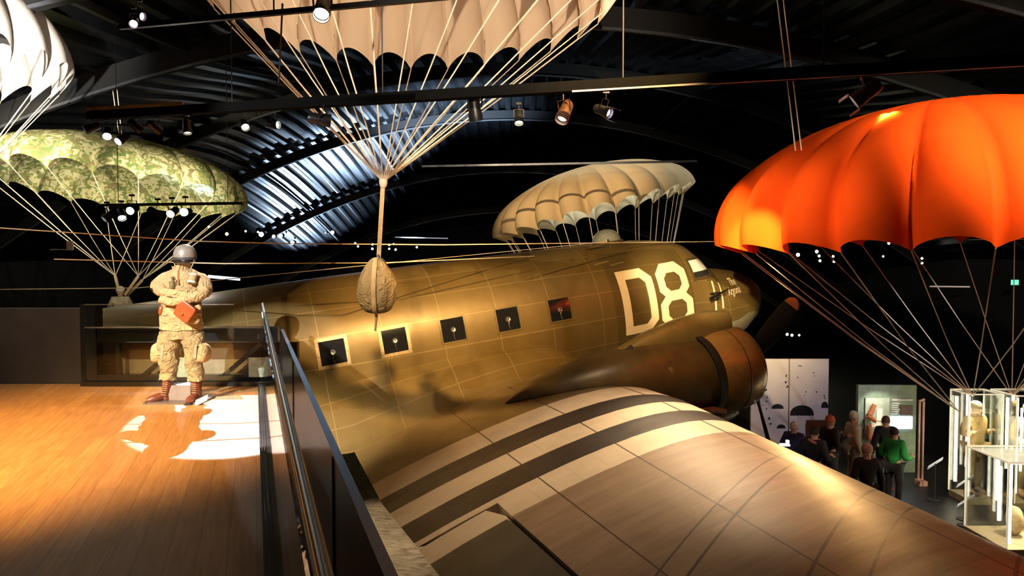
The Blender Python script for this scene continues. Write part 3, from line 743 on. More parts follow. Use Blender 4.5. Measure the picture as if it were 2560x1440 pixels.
# big cream canopy with its cargo bag
cc = V((-1.10, 8.0, 3.32)); cf = at(958, 455, 8.0)
big, ptb = parachute('cargo_parachute', 'large cream parachute at the top with a round canvas bag hanging below', cc, 2.33, 1.6, 26, (-.03, .03, 1), CREAM, [cf], bulge=.075, scal=.11, a0=.06, seam=M('cream_seam_tape', (.6, .44, .28), .9), lr=.0075)
rs = MB(); b0 = at(946, 655, 7.95); rs.bar(cf + V((0, 0, .02)), b0, .05, .012, up=(0, 1, 0)); rs.build('riser_strap', WEB, big)
kn = MB(); kn.ell(cf, (.05, .05, .08)); kn.build('line_knot', ROPE, big)
bc = at(942, 722, 7.9)
bag = thing('cargo_bag', 'round khaki canvas bag hanging from the large cream parachute', 'bag', bc)
def bagp(a, b_, off=0):
    n = mnoise.noise(V((cos(a) * 2.2, sin(a) * 2.2, b_ * 1.6))) ; g = mnoise.noise(V((cos(a) * 6, sin(a) * 6, b_ * .9 + 4)))
    r = cos(b_) ** .62 * (1 + .05 * n + .06 * g * (.25 + abs(sin(b_)) ** 2)) * (1 - .30 * max(0, sin(b_)) ** 2)
    if abs(math.remainder(a + pi / 2, 2 * pi)) < .35: r *= 1 - .07 * cos(math.remainder(a + pi / 2, 2 * pi) / .35 * pi / 2)
    z = .285 * sin(b_) + (.075 * sin(b_) ** 4 if b_ > 0 else 0)
    return bc + V((.228 * r * cos(a), .228 * r * sin(a), z)) + V((0, -off, 0))
mb = MB(); mb.grid(lambda u, v: bagp(2 * pi * u, pi * (v - .5)), 96, 40, True); mb.rumple(.006, 14, 3)
def crumpled(name, col):
    m, t, b = newmat(name); co = t.coord(); n = t.n.new('ShaderNodeTexNoise'); n.inputs['Scale'].default_value = 7; n.inputs['Detail'].default_value = 3; n.inputs['Distortion'].default_value = 2.2; t.link(co, n.inputs['Vector'])
    r = t.math('ABSOLUTE', t.math('SUBTRACT', n.outputs[0], .5)); t.link(t.ramp(t.noise(3, 4, co), [(.3, tuple(c * .82 for c in col)), (.7, col)]), b.inputs['Base Color'])
    b.inputs['Roughness'].default_value = .95; t.link(t.bump(r, .9, .09), b.inputs['Normal']); MATS[name] = m; return m
mb.build('bag_body', crumpled('khaki_bag_canvas', (.50, .38, .20)), bag)
def strap(path, wd, nm, parent, mat=WEB, th=.008):
    m = MB(); m.tube(path, [(wd, th)] * len(path), 8, up=(0, 1, 0)); return m.build(nm, mat, parent)
strap([bagp(-pi / 2 + .03, q, .018) for q in [-1.5 + 2.95 * i / 20 for i in range(21)]], .026, 'carrying_strap', bag, M('pale_webbing', (.62, .47, .26), .85))
m = MB()
for dx in (-.05, .05): m.tube([b0 + V((0, 0, -.02)), bc + V((dx * 2.4, -.10, .24))], .012, 6)
m.tube([at(944, 655, 7.95), at(947, 700, 7.9)], .02, 8); m.build('neck_tie', WEB, bag)
m = MB(); m.tube([bc + V((0, -.02, -.27)), bc + V((-.01, 0, -.38)), bc + V((-.025, .01, -.49))], [.018, .013, .012], 6); m.build('hanging_strap_end', WEB, bag)
m = MB(); m.ell(b0 + V((0, 0, .04)), (.025, .025, .05)); m.build('metal_shackle', GREYST, bag)
# orange-red canopy
RED = cloth('orange_red_silk', (.86, .085, .008), .22)
rc = at(2352, 566, 10.5)
confR = [at(2432, 990, 13.0), at(2530, 990, 12.9), at(2398, 1030, 12.6)]
def rprof(v):
    th = v * (pi / 2 + .16); return sin(th) ** .95, (cos(th) if th < pi / 2 else cos(th))
def pickR(a):
    x = cos(a - 0.0); return 2 if x < -.72 else 0 if x < .1 else 1
redp, ptr = parachute('orange_parachute', 'bright orange-red parachute on the right with swelling ribs', rc, 2.94, 1.86, 22, (-.045, -.02, 1), RED, confR, bulge=.13, scal=.05, a0=.05, pick=pickR, prof=rprof, lr=.009, seam=M('red_seam_tape', (.55, .05, .01), .9))
for nm, px in (('left', 1985), ('right', 2000)):
    tp = at(px + 4, 376, 9.2)
    m = MB(); m.tube([tp, at(px - 42, 0, 9.6), V((at(px - 60, -260, 9.8)))], .009, 5)
    one('suspension_rope', m, ROPE, 'pale rope running up from the orange parachute, %s of the pair' % nm, 'rope', 'ropes above the orange parachute', loc=tp)
# cream canopy beyond the aircraft
fc = at(1478, 530, 20.0)
BEI = cloth('beige_parachute_silk', (.56, .41, .23), .28)
farp, ptf = parachute('beige_parachute', 'ribbed beige parachute hanging tilted beyond the aircraft roof', fc, 2.66, 1.30, 24, (-.27, .0, 1), BEI, [at(1560, 1050, 20), at(1600, 1050, 20)], bulge=.13, scal=.10, a0=.1, pick=lambda a: 0 if cos(a) < 0 else 1, lr=.012, prof=rprof)
m = MB(); m.bar(at(1055, 416, 16), at(1742, 403, 16), .05, .045); tr1 = one('lighting_track', m, GREYST, 'thin grey lighting track just above the beige parachute', 'track', loc=at(1400, 410, 16))
# camouflage canopy with hanging paratrooper figure
CAM = cloth('camouflage_silk', (.6, .6, .34), .40, 'camo')
kc = at(303, 472, 18.0)
confK = [at(288, 690, 17.9), at(346, 690, 17.8), at(356, 700, 18.1)]
camp, ptk = parachute('camouflage_parachute', 'green camouflage parachute at the left with a small dummy paratrooper below', kc, 2.95, 1.22, 20, (.085, .12, 1), CAM, confK, bulge=.07, scal=.10, a0=.02, pick=lambda a: 0 if cos(a) < -.05 else (1 if sin(a) < 0 else 2), lr=.010, prof=rprof)
m = MB()
for a_, b_ in ((confK[0], at(299, 735, 17.9)), (confK[1], at(312, 738, 17.9)), (confK[2], at(314, 742, 18))): m.bar(a_, b_, .07, .02, up=(0, 1, 0))
m.build('riser_strap', WEB, camp)
# white canopy upper left
WCL = cloth('white_parachute_silk', (.84, .79, .72), .42)
wc = at(-300, 120, 11.0)
whp, ptw = parachute('white_parachute', 'white parachute cut off by the upper left corner', wc, 2.45, 1.7, 22, (.06, .0, 1), WCL, [at(-140, 520, 11)], bulge=.08, scal=.13, a0=.1, lr=.009, prof=rprof)
# ---------------------------------------------------------------- mezzanine
UX = V((-.378, 1, 0)).normalized()           # direction of the side balustrade, away from the camera
def line(X, y, z): return V((X - .378 * y, y, z))   # side line at sideways offset X
WOOD = mat_wood()
mb = MB(); yb = 9.42
pf = [line(.34, -3.5, 0), line(.34, yb, 0), V((-9.5, yb, 0)), V((-9.5, -3.5, 0))]
mb.add([V((p.x, p.y, MZ)) for p in pf] + [V((p.x, p.y, MZ - .22)) for p in pf], [(3, 2, 1, 0), (4, 5, 6, 7)] + [(i, (i + 1) % 4, 4 + (i + 1) % 4, 4 + i) for i in range(4)])
struct('floor_mezzanine', mb, WOOD)
# steel edge beam along the side
def prism(mb, pts):  # pts list of (X,z) closed, extruded along the side line y0..y1
    return mb
eb = thing('steel_edge_beam', 'dark steel edge beam of the mezzanine running beside the aircraft', 'beam', line(.4, 4, MZ))
mb = MB(); y0, y1 = -2.2, yb + .02
def sidebox(mb, X0, X1, z0, z1, y0=y0, y1=y1, n=1):
    vs = [line(X, y, z) for y in (y0, y1) for X, z in ((X0, z0), (X1, z0), (X1, z1), (X0, z1))]
    mb.add(vs, [(3, 2, 1, 0), (4, 5, 6, 7)] + [(i, (i + 1) % 4, 4 + (i + 1) % 4, 4 + i) for i in range(4)])
sidebox(mb, .350, .362, MZ - .25, -.865); mb.build('web_plate', DARKST, eb, False)
mb = MB(); sidebox(mb, .345, .384, -.865, -.848); mb.build('top_flange', DARKST, eb, False)
mb = MB()
for y in (3.05, 6.2, 9.2):
    sidebox(mb, .341, .350, MZ, -.865, y, y + .012)
mb.build('joint_plate', DARKST, eb, False)
# glass balustrade on the side, in its floor channel, with a black rail
sg = thing('side_glass_balustrade', 'glass balustrade with glossy black handrail along the mezzanine edge', 'balustrade', line(.1, 4, MZ))
GL = glass('clear_glass', (.93, .97, .96), .02)
mb = MB(); sidebox(mb, .085, .093, MZ + .03, -.55, 0.2, yb - .1); mb.build('glass_pane', GL, sg, False)
mb = MB(); mb.tube([line(.115, .2, -.53), line(.115, yb - .05, -.53)], .014, 12); sidebox(mb, .098, .112, -.60, -.53, .2, yb - .05)
mb.build('handrail', M('glossy_black_rail', (.006, .006, .007), .3, .1, 0), sg)
mb = MB()
for X in (.040, .062, .086): sidebox(mb, X - .007, X + .007, MZ, MZ + .045, .2, yb - .05)
sidebox(mb, .033, .093, MZ, MZ + .02, .2, yb - .05)
mb.build('floor_channel', M('brushed_channel', (.05, .048, .05), .22, .7), sg, False)
# back parapet: steel truss with glass in front
bx0, bx1 = -5.86, -3.24; Y = yb
bt = thing('steel_truss_parapet', 'dark steel truss parapet with diagonal braces behind the uniform', 'parapet', (-4.4, Y, MZ))
def xbox(mb, x0, x1, z0, z1, y0, y1): return mb.box(((x0 + x1) / 2, (y0 + y1) / 2, (z0 + z1) / 2), (x1 - x0, y1 - y0, z1 - z0))
mb = MB(); xbox(mb, bx0, bx1, -1.06, -.86, Y, Y + .12); mb.build('top_chord', DARKST, bt, False)
mb = MB(); xbox(mb, bx0, bx1, -1.66, -1.52, Y, Y + .12); mb.build('bottom_chord', DARKST, bt, False)
def zx(px, py): return at(px, py, Y + .06)
for a_, b_ in (((553, 945), (655, 858)), ((668, 858), (712, 915)), ((355, 943), (455, 858)), ((295, 858), (300, 945))):
    m = MB(); m.bar(zx(*a_), zx(*b_), .05, .06); m.build('diagonal_brace', DARKST, bt, False)
m = MB(); xbox(m, bx0 - .1, bx0 + .12, -1.65, -.55, Y - .02, Y + .14); m.build('end_post', DARKST, bt, False)
for px in (645, 448):
    m = MB(); p = at(px, 918, Y - .02); m.box(p, (.25, .03, .27)); b_ = m.build('bracket_plate', M('pale_green_plate', (.42, .50, .40), .3, .1, .3, 12), bt, False); b_['label'] = 'pale green gusset plate'
# cabinets seen through the truss
bc_ = thing('pale_storage_bench', 'long low bench with pale and brown panels behind the truss parapet', 'bench', (-4.4, Y + .3, MZ))
m = MB(); xbox(m, -5.5, -3.05, -1.70, -1.34, Y + .22, Y + .34); m.build('pale_panel', M('greyish_panel', (.34, .30, .24), .6), bc_, False)
m = MB(); xbox(m, -5.5, -3.05, -1.34, -1.10, Y + .24, Y + .34); m.build('brown_panel', M('brown_panel', (.10, .055, .03), .5), bc_, False)
bg = thing('back_glass_balustrade', 'clear glass sheet of the balustrade directly behind the uniform', 'balustrade', (-4.4, Y - .12, MZ))
m = MB(); xbox(m, bx0 + .05, bx1 - .55, MZ + .03, -.54, Y - .14, Y - .13); m.build('glass_pane', GL, bg, False)
m = MB(); xbox(m, bx0 + .05, bx1 - .55, -.545, -.535, Y - .145, Y - .125); xbox(m, bx0 + .05, bx1 - .1, -.86, -.845, Y - .16, Y - .10); m.build('edge_strip', M('grey_edge_strip', (.22, .22, .22), .3, .4), bg, False)
m = MB(); xbox(m, bx0, bx1 - .1, MZ, MZ + .06, Y - .20, Y - .05); m.build('floor_channel', MATS['brushed_channel'], bg, False)
# partition left of the parapet
m = MB(); xbox(m, -9.5, bx0 - .1, MZ, -.60, Y, Y + .16); tag(m.build('wall_mezzanine', M('charcoal_partition', (.035, .035, .042), .6, 0, .3, 2), None, False), kind='structure')
# ---- uniform on display
base = at(446, 1004, 8.2); base.z = MZ
un = thing('paratrooper_uniform', 'khaki paratrooper uniform with crossed sleeves and floating grey helmet on a small plinth', 'uniform', base)
def mp(x, y, dy=0): return at(x, y, 8.2 + dy)
KH = crumpled('khaki_uniform_cloth', (.54, .41, .23)); KH2 = crumpled('olive_uniform_cloth', (.36, .30, .17))
LEA = M('brown_leather', (.28, .075, .025), .28, 0, .2, 6, .1, coat=.3); LEB = M('dark_brown_boot_leather', (.13, .04, .025), .38, 0, .25, 8, .2, coat=.2)
def softtube(mb, pts, rads, n=26, amp=.010, sc=10, seed=0, cap=True):
    """tube through px/py/dy points with elliptical radii in metres, densified and wrinkled"""
    P = [mp(*p) for p in pts]; m = len(P); out = []; rr = []
    for i in range(m - 1):
        for k in range(7):
            t = k / 7; t2 = t * t * (3 - 2 * t)
            p0, p1, p2, p3 = P[max(i - 1, 0)], P[i], P[i + 1], P[min(i + 2, m - 1)]
            q = .5 * ((2 * p1) + (p2 - p0) * t + (2 * p0 - 5 * p1 + 4 * p2 - p3) * t * t + (3 * p1 - p0 - 3 * p2 + p3) * t ** 3)
            out.append(q); rr.append(tuple(rads[i][j] * (1 - t2) + rads[i + 1][j] * t2 for j in (0, 1)))
    out.append(P[-1]); rr.append(rads[-1]); s = len(mb.v)
    mb.tube(out, rr, n, cap, up=(0, 1, 0)); mb.rumple(amp, sc, seed, s); mb.rumple(amp * .5, sc * 2.6, seed + 5, s); return mb
# rads: (half width across, half depth)
m = MB(); softtube(m, [(457, 670), (457, 681), (456, 697), (455, 730), (453, 762), (453, 790), (453, 823)], [(.08, .07), (.19, .11), (.26, .14), (.24, .15), (.225, .15), (.245, .165), (.258, .17)], 44, .016, 8, 1)
jk = m.build('jacket', KH, un)
m = MB(); softtube(m, [(455, 679), (454, 670), (453, 663)], [(.095, .08), (.10, .085), (.115, .09)], 20, .016, 14, 2, cap=False); m.build('collar', KH, jk)
m = MB(); softtube(m, [(488, 694, .02), (508, 704, -.02), (512, 724, -.07), (497, 740, -.17), (460, 751, -.235), (425, 755, -.24), (404, 749, -.20)], [(.075, .09), (.085, .09), (.082, .085), (.064, .06), (.052, .05), (.048, .045), (.05, .04)], 24, .016, 12, 3); m.build('sleeve', KH, un)
m = MB(); softtube(m, [(424, 694, .02), (404, 706, -.02), (398, 720, -.06), (412, 732, -.16), (446, 735, -.20), (478, 742, -.215), (497, 748, -.18)], [(.075, .09), (.078, .085), (.075, .08), (.060, .06), (.052, .05), (.048, .045), (.045, .04)], 24, .016, 12, 7); m.build('sleeve', KH, un)
m = MB(); softtube(m, [(400, 700, .03), (391, 712, 0), (389, 726, -.05)], [(.05, .06), (.06, .07), (.05, .06)], 20, .008, 12, 9, cap=False); m.build('hanging_cuff', KH, un)
# pockets of the jacket
def pocket(parent, x, y, wpx, hpx, dy, name='pocket', mat=KH, tilt=0, dp=.035):
    m = MB(); c = mp(x, y, dy); s = 8.2 / F; m.ell(c, (wpx * s / 2, dp, hpx * s / 2), 20, Matrix.Rotation(tilt, 3, 'Y'), 3.2); m.rumple(.005, 14, x)
    o = m.build(name, mat, parent); return o
pocket(jk, 420, 797, 30, 26, -.12, 'hip_pocket'); pocket(jk, 478, 797, 44, 26, -.15, 'hip_pocket', tilt=.05)
pocket(jk, 420, 786, 31, 7, -.14, 'pocket_flap'); pocket(jk, 478, 785, 44, 7, -.175, 'pocket_flap')
pocket(jk, 438, 768, 22, 18, -.14, 'belt_pouch'); pocket(jk, 493, 768, 20, 18, -.13, 'belt_pouch')
m = MB(); softtube(m, [(456, 761), (456, 768)], [(.225, .155), (.228, .158)], 36, .004, 8, 4, cap=False); m.build('belt', WEB, un)
m = MB(); m.bar(mp(447, 676, -.10), mp(446, 712, -.16), .018, .02, up=(0, 1, 0)); m.build('leather_strap', LEA, jk)
# bandage roll and grenade on the chest
m = MB(); m.tube([mp(485, 684, -.13), mp(479, 709, -.17)], [.045, .045], 14); rl = m.build('dressing_pouch', M('grey_olive_pouch', (.34, .28, .17), .9), un)
m = MB(); m.tube([mp(484.6, 685.5, -.135), mp(484, 689, -.14)], [.048, .048], 14); m.tube([mp(480, 704, -.16), mp(479, 708, -.168)], [.048, .048], 14); m.build('white_tape', M('white_tape', (.85, .82, .74), .8), rl)
gp_ = mp(431, 712, -.15)
m = MB(); m.lathe([(.0, -.055), (.022, -.05), (.032, -.03), (.035, 0), (.032, .025), (.022, .045), (.012, .05), (.012, .08), (.018, .08), (.018, .095), (0, .1)], gp_, (0, 0, 1), 14)
for k in range(5): m.tube([gp_ + V((.036 * cos(q * pi / 6), .036 * sin(q * pi / 6), -.035 + k * .017)) for q in range(13)], .003, 4, cap=False)
m.tube([gp_ + V((.012, 0, .09)), gp_ + V((.045, 0, .05)), gp_ + V((.04, 0, -.02))], .005, 5); m.build('hand_grenade', M('olive_grenade', (.22, .19, .10), .5, .2), un)
# leather map case, holster
lc = mp(464, 779, -.24); rt = Matrix.Rotation(R(38), 3, 'Y')
m = MB(); m.ell(lc, (.105, .035, .105), 24, rt, 7); ca = m.build('leather_case', LEA, un)
m = MB(); m.ell(lc + rt @ V((-.005, -.022, .035)), (.108, .022, .072), 24, rt, 6); m.build('case_flap', LEA, ca)
m = MB(); m.ell(lc + rt @ V((.0, -.045, -.03)), (.016, .01, .022), 12, rt); m.build('stud_tab', LEA, ca)
pocket(un, 405, 776, 11, 24, -.08, 'holster', LEA, .1, .05); pocket(un, 402, 818, 7, 14, -.06, 'holster_tip', LEA, 0, .03)
# trousers: one piece for each leg joined at the seat
m = MB(); softtube(m, [(455, 808), (456, 826), (457, 846)], [(.22, .15), (.235, .16), (.20, .16)], 36, .010, 9, 11)
softtube(m, [(432, 836), (424, 858), (420, 880), (421, 905), (421, 920), (421, 936), (421, 949)], [(.14, .14), (.135, .14), (.12, .13), (.12, .12), (.095, .10), (.085, .09), (.095, .10)], 28, .022, 10, 12)
softtube(m, [(480, 836), (486, 858), (488, 880), (485, 905), (488, 922), (490, 938), (490, 950)], [(.14, .14), (.13, .14), (.115, .13), (.10, .12), (.095, .11), (.085, .09), (.095, .10)], 28, .022, 10, 13)
tr = m.build('trousers', KH2, un)
for x, sg_ in ((398, -1), (507, 1)):
    m = MB(); m.ell(mp(x, 882, -.01), (.085, .11, .12), 20, None, 2.6); m.rumple(.014, 8, x); m.build('cargo_pocket', KH, tr)
for x in (407, 490):
    m = MB(); m.bar(mp(x, 862, -.135), mp(x - 3, 896, -.12), .03, .012, up=(0, 1, 0)); m.build('reinforcing_patch', M('grey_patch', (.32, .29, .22), .9), tr)
def boot(x0, x1, toe):
    b = MB(); top = mp(x0, 944, 0); an = mp(x1, 988, .02); s = base.z
    b.tube([V((top.x, 8.2, -1.34)), V(((top.x + an.x) / 2, 8.2, -1.44)), V((an.x, 8.22, -1.55)), V((an.x, 8.22, s + .03))], [(.065, .07), (.062, .068), (.052, .065), (.055, .075)], 18, up=(0, 1, 0))
    tt = V((an.x + toe[0], 8.2 + toe[1], s))
    b.tube([V((an.x, 8.26, s + .045)), V((an.x + toe[0] * .4, 8.2 + toe[1] * .4, s + .058)), V((an.x + toe[0] * .8, 8.2 + toe[1] * .8, s + .045)), tt + V((0, 0, .036))], [(.048, .05), (.05, .058), (.052, .045), (.03, .03)], 16, up=(0, 0, 1)); b.rumple(.003, 20, x0)
    o = b.build('boot', LEB, un)
    l = MB()
    for i in range(8):
        z = -1.37 - i * .026; xx = top.x + (an.x - top.x) * i / 7; l.tube([V((xx - .03, 8.13, z)), V((xx + .03, 8.13, z - .008))], .004, 5)
    l.build('laces', M('tan_laces', (.4, .25, .15), .9), o)
    so = MB(); so.tube([V((an.x, 8.30, s + .012)), V((an.x + toe[0] * .5, 8.2 + toe[1] * .5, s + .012)), tt + V((toe[0] * .12, toe[1] * .12, .012))], [(.05, .014), (.056, .014), (.04, .014)], 14, up=(0, 0, 1)); so.build('boot_sole', BLACKM, o)
boot(422, 418, (-.16, -.13)); boot(490, 493, (-.01, -.20))
# helmet with goggles and chin straps
hc = mp(462, 636, -.02)
m = MB(); m.lathe([(.128, -.055), (.130, -.03), (.127, .01), (.115, .055), (.09, .09), (.055, .112), (.02, .122), (0, .123)], hc, (0, -.05, 1), 32)
he = m.build('helmet', M('grey_painted_helmet', (.34, .32, .29), .32, .2, .1, 6), un)
m = MB(); m.lathe([(.131, -.06), (.134, -.05), (.132, -.03)], hc, (0, -.05, 1), 32); m.build('helmet_rim', GREYST, he)
m = MB(); m.lathe([(.105, -.10), (.118, -.09), (.12, -.055), (.10, -.05)], hc, (0, 0, 1), 24, pi, 2 * pi); m.ell(hc + V((0, -.07, -.085)), (.095, .05, .035), 16, None, 3); m.build('goggles', M('dark_goggle_glass', (.02, .02, .02), .05, 0, 0, coat=1), he)
m = MB()
for sg_ in (-1, 1): m.tube([hc + V((.122 * sg_, -.02, -.05)), hc + V((.11 * sg_, -.03, -.12)), hc + V((.075 * sg_, -.03, -.18))], .006, 6)
m.build('chin_strap', WEB, he)
m = MB(); m.tube([mp(458, 672, .05), hc + V((0, .04, .02))], .012, 8); m.build('support_rod', BLACKM, un)
m = MB(); m.box(V((base.x + .02, 8.3, MZ + .10)), (.28, .25, .20)); m.build('plinth_block', M('grey_plinth', (.20, .19, .20), .4), un, False)
m = MB(); m.box(V((base.x, 8.24, MZ + .012)), (.68, .42, .024)); m.build('base_plate', M('dark_base_plate', (.10, .085, .08), .35), un, False)
cp = V((base.x + .36, 8.02, MZ + .05))
m = MB(); m.box(cp, (.16, .10, .006), Euler((R(35), R(-25), 0)).to_matrix()); one('label_card', m, M('white_card', (.8, .8, .78), .6), 'small white label card leaning beside the right boot', 'card', loc=cp, smooth=False)
# white tag on a wire above the uniform
m = MB(); p = at(175, 614, 12); m.box(p, (.115, .02, .165)); m.tube([p + V((-.35, 0, -.07)), p + V((0, 0, -.07))], .008, 4)
one('white_sign_tag', m, M('warm_white_card', (.75, .72, .62), .6), 'small blank off-white tag below the camouflage parachute, left', 'sign', loc=p, smooth=False)
# ---------------------------------------------------------------- lighting bridge, tracks and fixtures
def trackbar(name, label, a, b, wd=.05, ht=.06, mat=BLACK, drops=(), cat='track'):
    t = thing(name, label, cat, (V(a) + V(b)) / 2)
    m = MB(); m.bar(a, b, wd, ht); m.build('track_bar', mat, t, False)
    for k in drops:
        p = V(a).lerp(V(b), k); m = MB(); m.tube([p, V((p.x, p.y, roofz(p.x, p.y) - .1))], .006, 5); m.build('hanger_wire', BLACKM, t)
    return t
brA, brB = at(225, 290, 6.88), at(2700, 142, 4.93)
br = trackbar('lighting_bridge', 'long black lighting beam crossing the whole hall in front of the ropes', brA, brB, .09, .085, M('bridge_black', (.002, .002, .002), .9, spec=.05), (.19, .37, .62, .8), 'beam')
m = MB(); m.bar(brA + V((0, -.05, .055)), brA.lerp(brB, .13) + V((0, -.05, .055)), .02, .03); m.build('pale_edge_profile', M('pale_aluminium', (.30, .28, .28), .4, .5), br, False)
m = MB(); m.bar(brA.lerp(brB, .57) + V((0, -.06, -.05)), brB + V((0, -.06, -.05)), .012, .014); m.build('lower_edge_profile', MATS['pale_aluminium'], br, False)
t2 = trackbar('upper_lighting_track', 'black lighting track crossing the large cream parachute at the top', at(300, 68, 5.2), at(1120, -8, 4.6), .03, .035, BLACK, (.5,))
t3 = trackbar('lower_lighting_track', 'black lighting track across the lower edge of the camouflage parachute', at(255, 513, 13.0), at(606, 508, 12.6), .05, .05, BLACK, (.12, .9))
def fixture(p, d, size=.11, col=(1, .9, .7), es=12, label='', group=None, yoke=True, barn=False, mat=BLACK, track=None, lensr=.38):
    """theatre spot: body along d, lens at the front"""
    p = V(p); d = V(d).normalized(); t = thing('spotlight', label, 'spotlight', p, group)
    b = MB(); s = size
    b.lathe([(0, -1.25 * s), (.30 * s, -1.22 * s), (.42 * s, -1.0 * s), (.44 * s, -.2 * s), (.50 * s, 0), (.50 * s, .45 * s), (.46 * s, .45 * s), (.44 * s, .1 * s)], p, d, 20); b.build('lamp_housing', mat, t)
    l = MB(); l.lathe([(lensr * 1.05 * s, .20 * s), (lensr * .8 * s, .26 * s), (lensr * .4 * s, .30 * s), (0, .31 * s)], p, d, 18)
    l.build('lamp_lens', lensmat(col, es), t)
    if yoke:
        side_ = d.cross(V((0, 0, 1))); side_ = side_.normalized() if side_.length > .1 else V((1, 0, 0)); y = MB(); top = p + V((0, 0, 1.1 * s))
        for k in (-1, 1): y.bar(p + side_ * .52 * s * k - d * .4 * s, top + side_ * .52 * s * k, .10 * s, .03 * s, up=d)
        y.bar(top - side_ * .55 * s, top + side_ * .55 * s, .10 * s, .04 * s); y.tube([top, top + V((0, 0, .5 * s))], .05 * s, 8)
        y.box(top + V((0, 0, .62 * s)), (.55 * s, .28 * s, .22 * s)); y.build('yoke', mat, t)
    if barn:
        rot = d.to_track_quat('X', 'Z').to_matrix()
        for k in (-1, 1):
            y = MB(); y.box(p + d * .75 * s + rot @ V((0, 0, .55 * s * k)), (.65 * s, .85 * s, .02 * s), rot)
            y.build('barn_door', M('grey_barn_door', (.25, .22, .24), .45, .2), t)
    return t
fixture(at(805, 28, 4.55), (.05, -.62, -.75), .115, (1, .86, .55), 30, 'boxy black spotlight glowing in front of the large cream parachute', barn=False)
fixture(at(1297, 300, 6.2), (.03, -.45, -1), .085, (1, .86, .5), 14, 'narrow spotlight under the beam, first right of the converging cords')
fixture(at(1408, 290, 6.1), (-.42, -.45, -1), .125, (.95, .9, .75), 8, 'long spotlight with brown edge, tilted left under the beam', mat=M('brown_edged_housing', (.05, .022, .012), .4, .3), lensr=.3)
fixture(at(1515, 280, 6.0), (.75, -.55, -.45), .10, (1, .78, 1), 16, 'spotlight with pinkish lens and barn doors, above the beige parachute', barn=True, lensr=.3)
fixture(at(1188, 285, 6.2), (.12, .35, -1), .13, (1, .7, .25), 2, 'dark spotlight with faint lens glow in front of the right-hand cream cords', lensr=.25)  # lens of an unlit lamp given a weak glow
fixture(at(812, 300, 6.3), (1, .25, -.12), .12, (1, .72, .5), 8, 'spotlight lying sideways below the beam at the left cream cords')
fixture(at(2152, 242, 5.35), (-.7, .35, -.55), .13, (1, .85, .6), 3, 'grey spotlight with broad barn doors beside the orange parachute top', barn=True, mat=M('grey_spot_housing', (.16, .14, .15), .4, .3))
for i, (x, y, D, d, col, es, lab) in enumerate([
    (222, 322, 6.75, (-.8, -.5, -.5), (.9, .45, 1), 14, 'spotlight with violet glow at the far left end of the beam'),
    (268, 336, 6.7, (.3, -.6, -.6), (1, .95, .85), 35, 'small white-lit spotlight just above the camouflage parachute top'),
    (302, 350, 6.7, (-.35, -.75, -.6), (1, .97, .9), 60, 'brightest white spotlight touching the camouflage parachute top'),
    (345, 320, 6.8, (.6, .5, -.6), (1, .8, .9), 2, 'dark spotlight with faint lens glow right of the brightest one over the camouflage parachute'),  # weak glow put into the lens of an unlit lamp
    (392, 322, 6.8, (.3, .7, -.4), (1, .6, 1), 3, 'spotlight with faint pink reflection over the camouflage parachute'),  # faint reflection put into the lens as weak emission
    (468, 325, 6.8, (.2, -.2, -1), (1, .85, .5), 8, 'isolated spotlight with amber cap right of the camouflage parachute top'),
    (612, 315, 9.5, (.4, -.6, -.5), (1, .9, .7), 5, 'dim spotlight in the dark between the camouflage parachute and the cords'),
    (688, 312, 9.5, (1, -.3, -.1), (.9, 1, .85), 7, 'dim sideways spotlight left of the cream cords'),
    (268, 543, 12.9, (-.5, -.5, -.6), (1, .95, .85), 10, 'grey spotlight at the left end of the lower track'),
    (304, 540, 12.9, (.4, -.5, -.6), (1, .95, .85), 10, 'second spotlight from the left on the lower track'),
    (330, 525, 12.9, (0, -.9, -.3), (1, .93, .75), 70, 'warm bright spotlight in the middle of the lower track'),
    (395, 535, 12.9, (.8, .4, -.5), (1, .95, .85), 3, 'dark spotlight turned away right of the middle of the lower track'),
    (430, 532, 12.8, (0, -.9, -.4), (1, .93, .75), 25, 'tiny lit spotlight left of the dazzling one on the lower track'),
    (464, 530, 12.7, (.05, -1, -.12), (1, .98, .92), 260, 'dazzling white spotlight at the right of the lower track'),
    (335, 58, 5.1, (.2, -.6, -.4), (1, .75, .95), 7, 'small pink-lit spotlight under the upper track at the top left'),
    (350, 40, 5.3, (1, -.3, -.3), (1, .75, .95), 3, 'dark spotlight under the upper track beside the pink-lit one')]):
    fixture(at(x, y, D), d, .085 * D / 6.7 if D < 12 else .16, col, es, lab, 'spotlights on the lighting tracks')
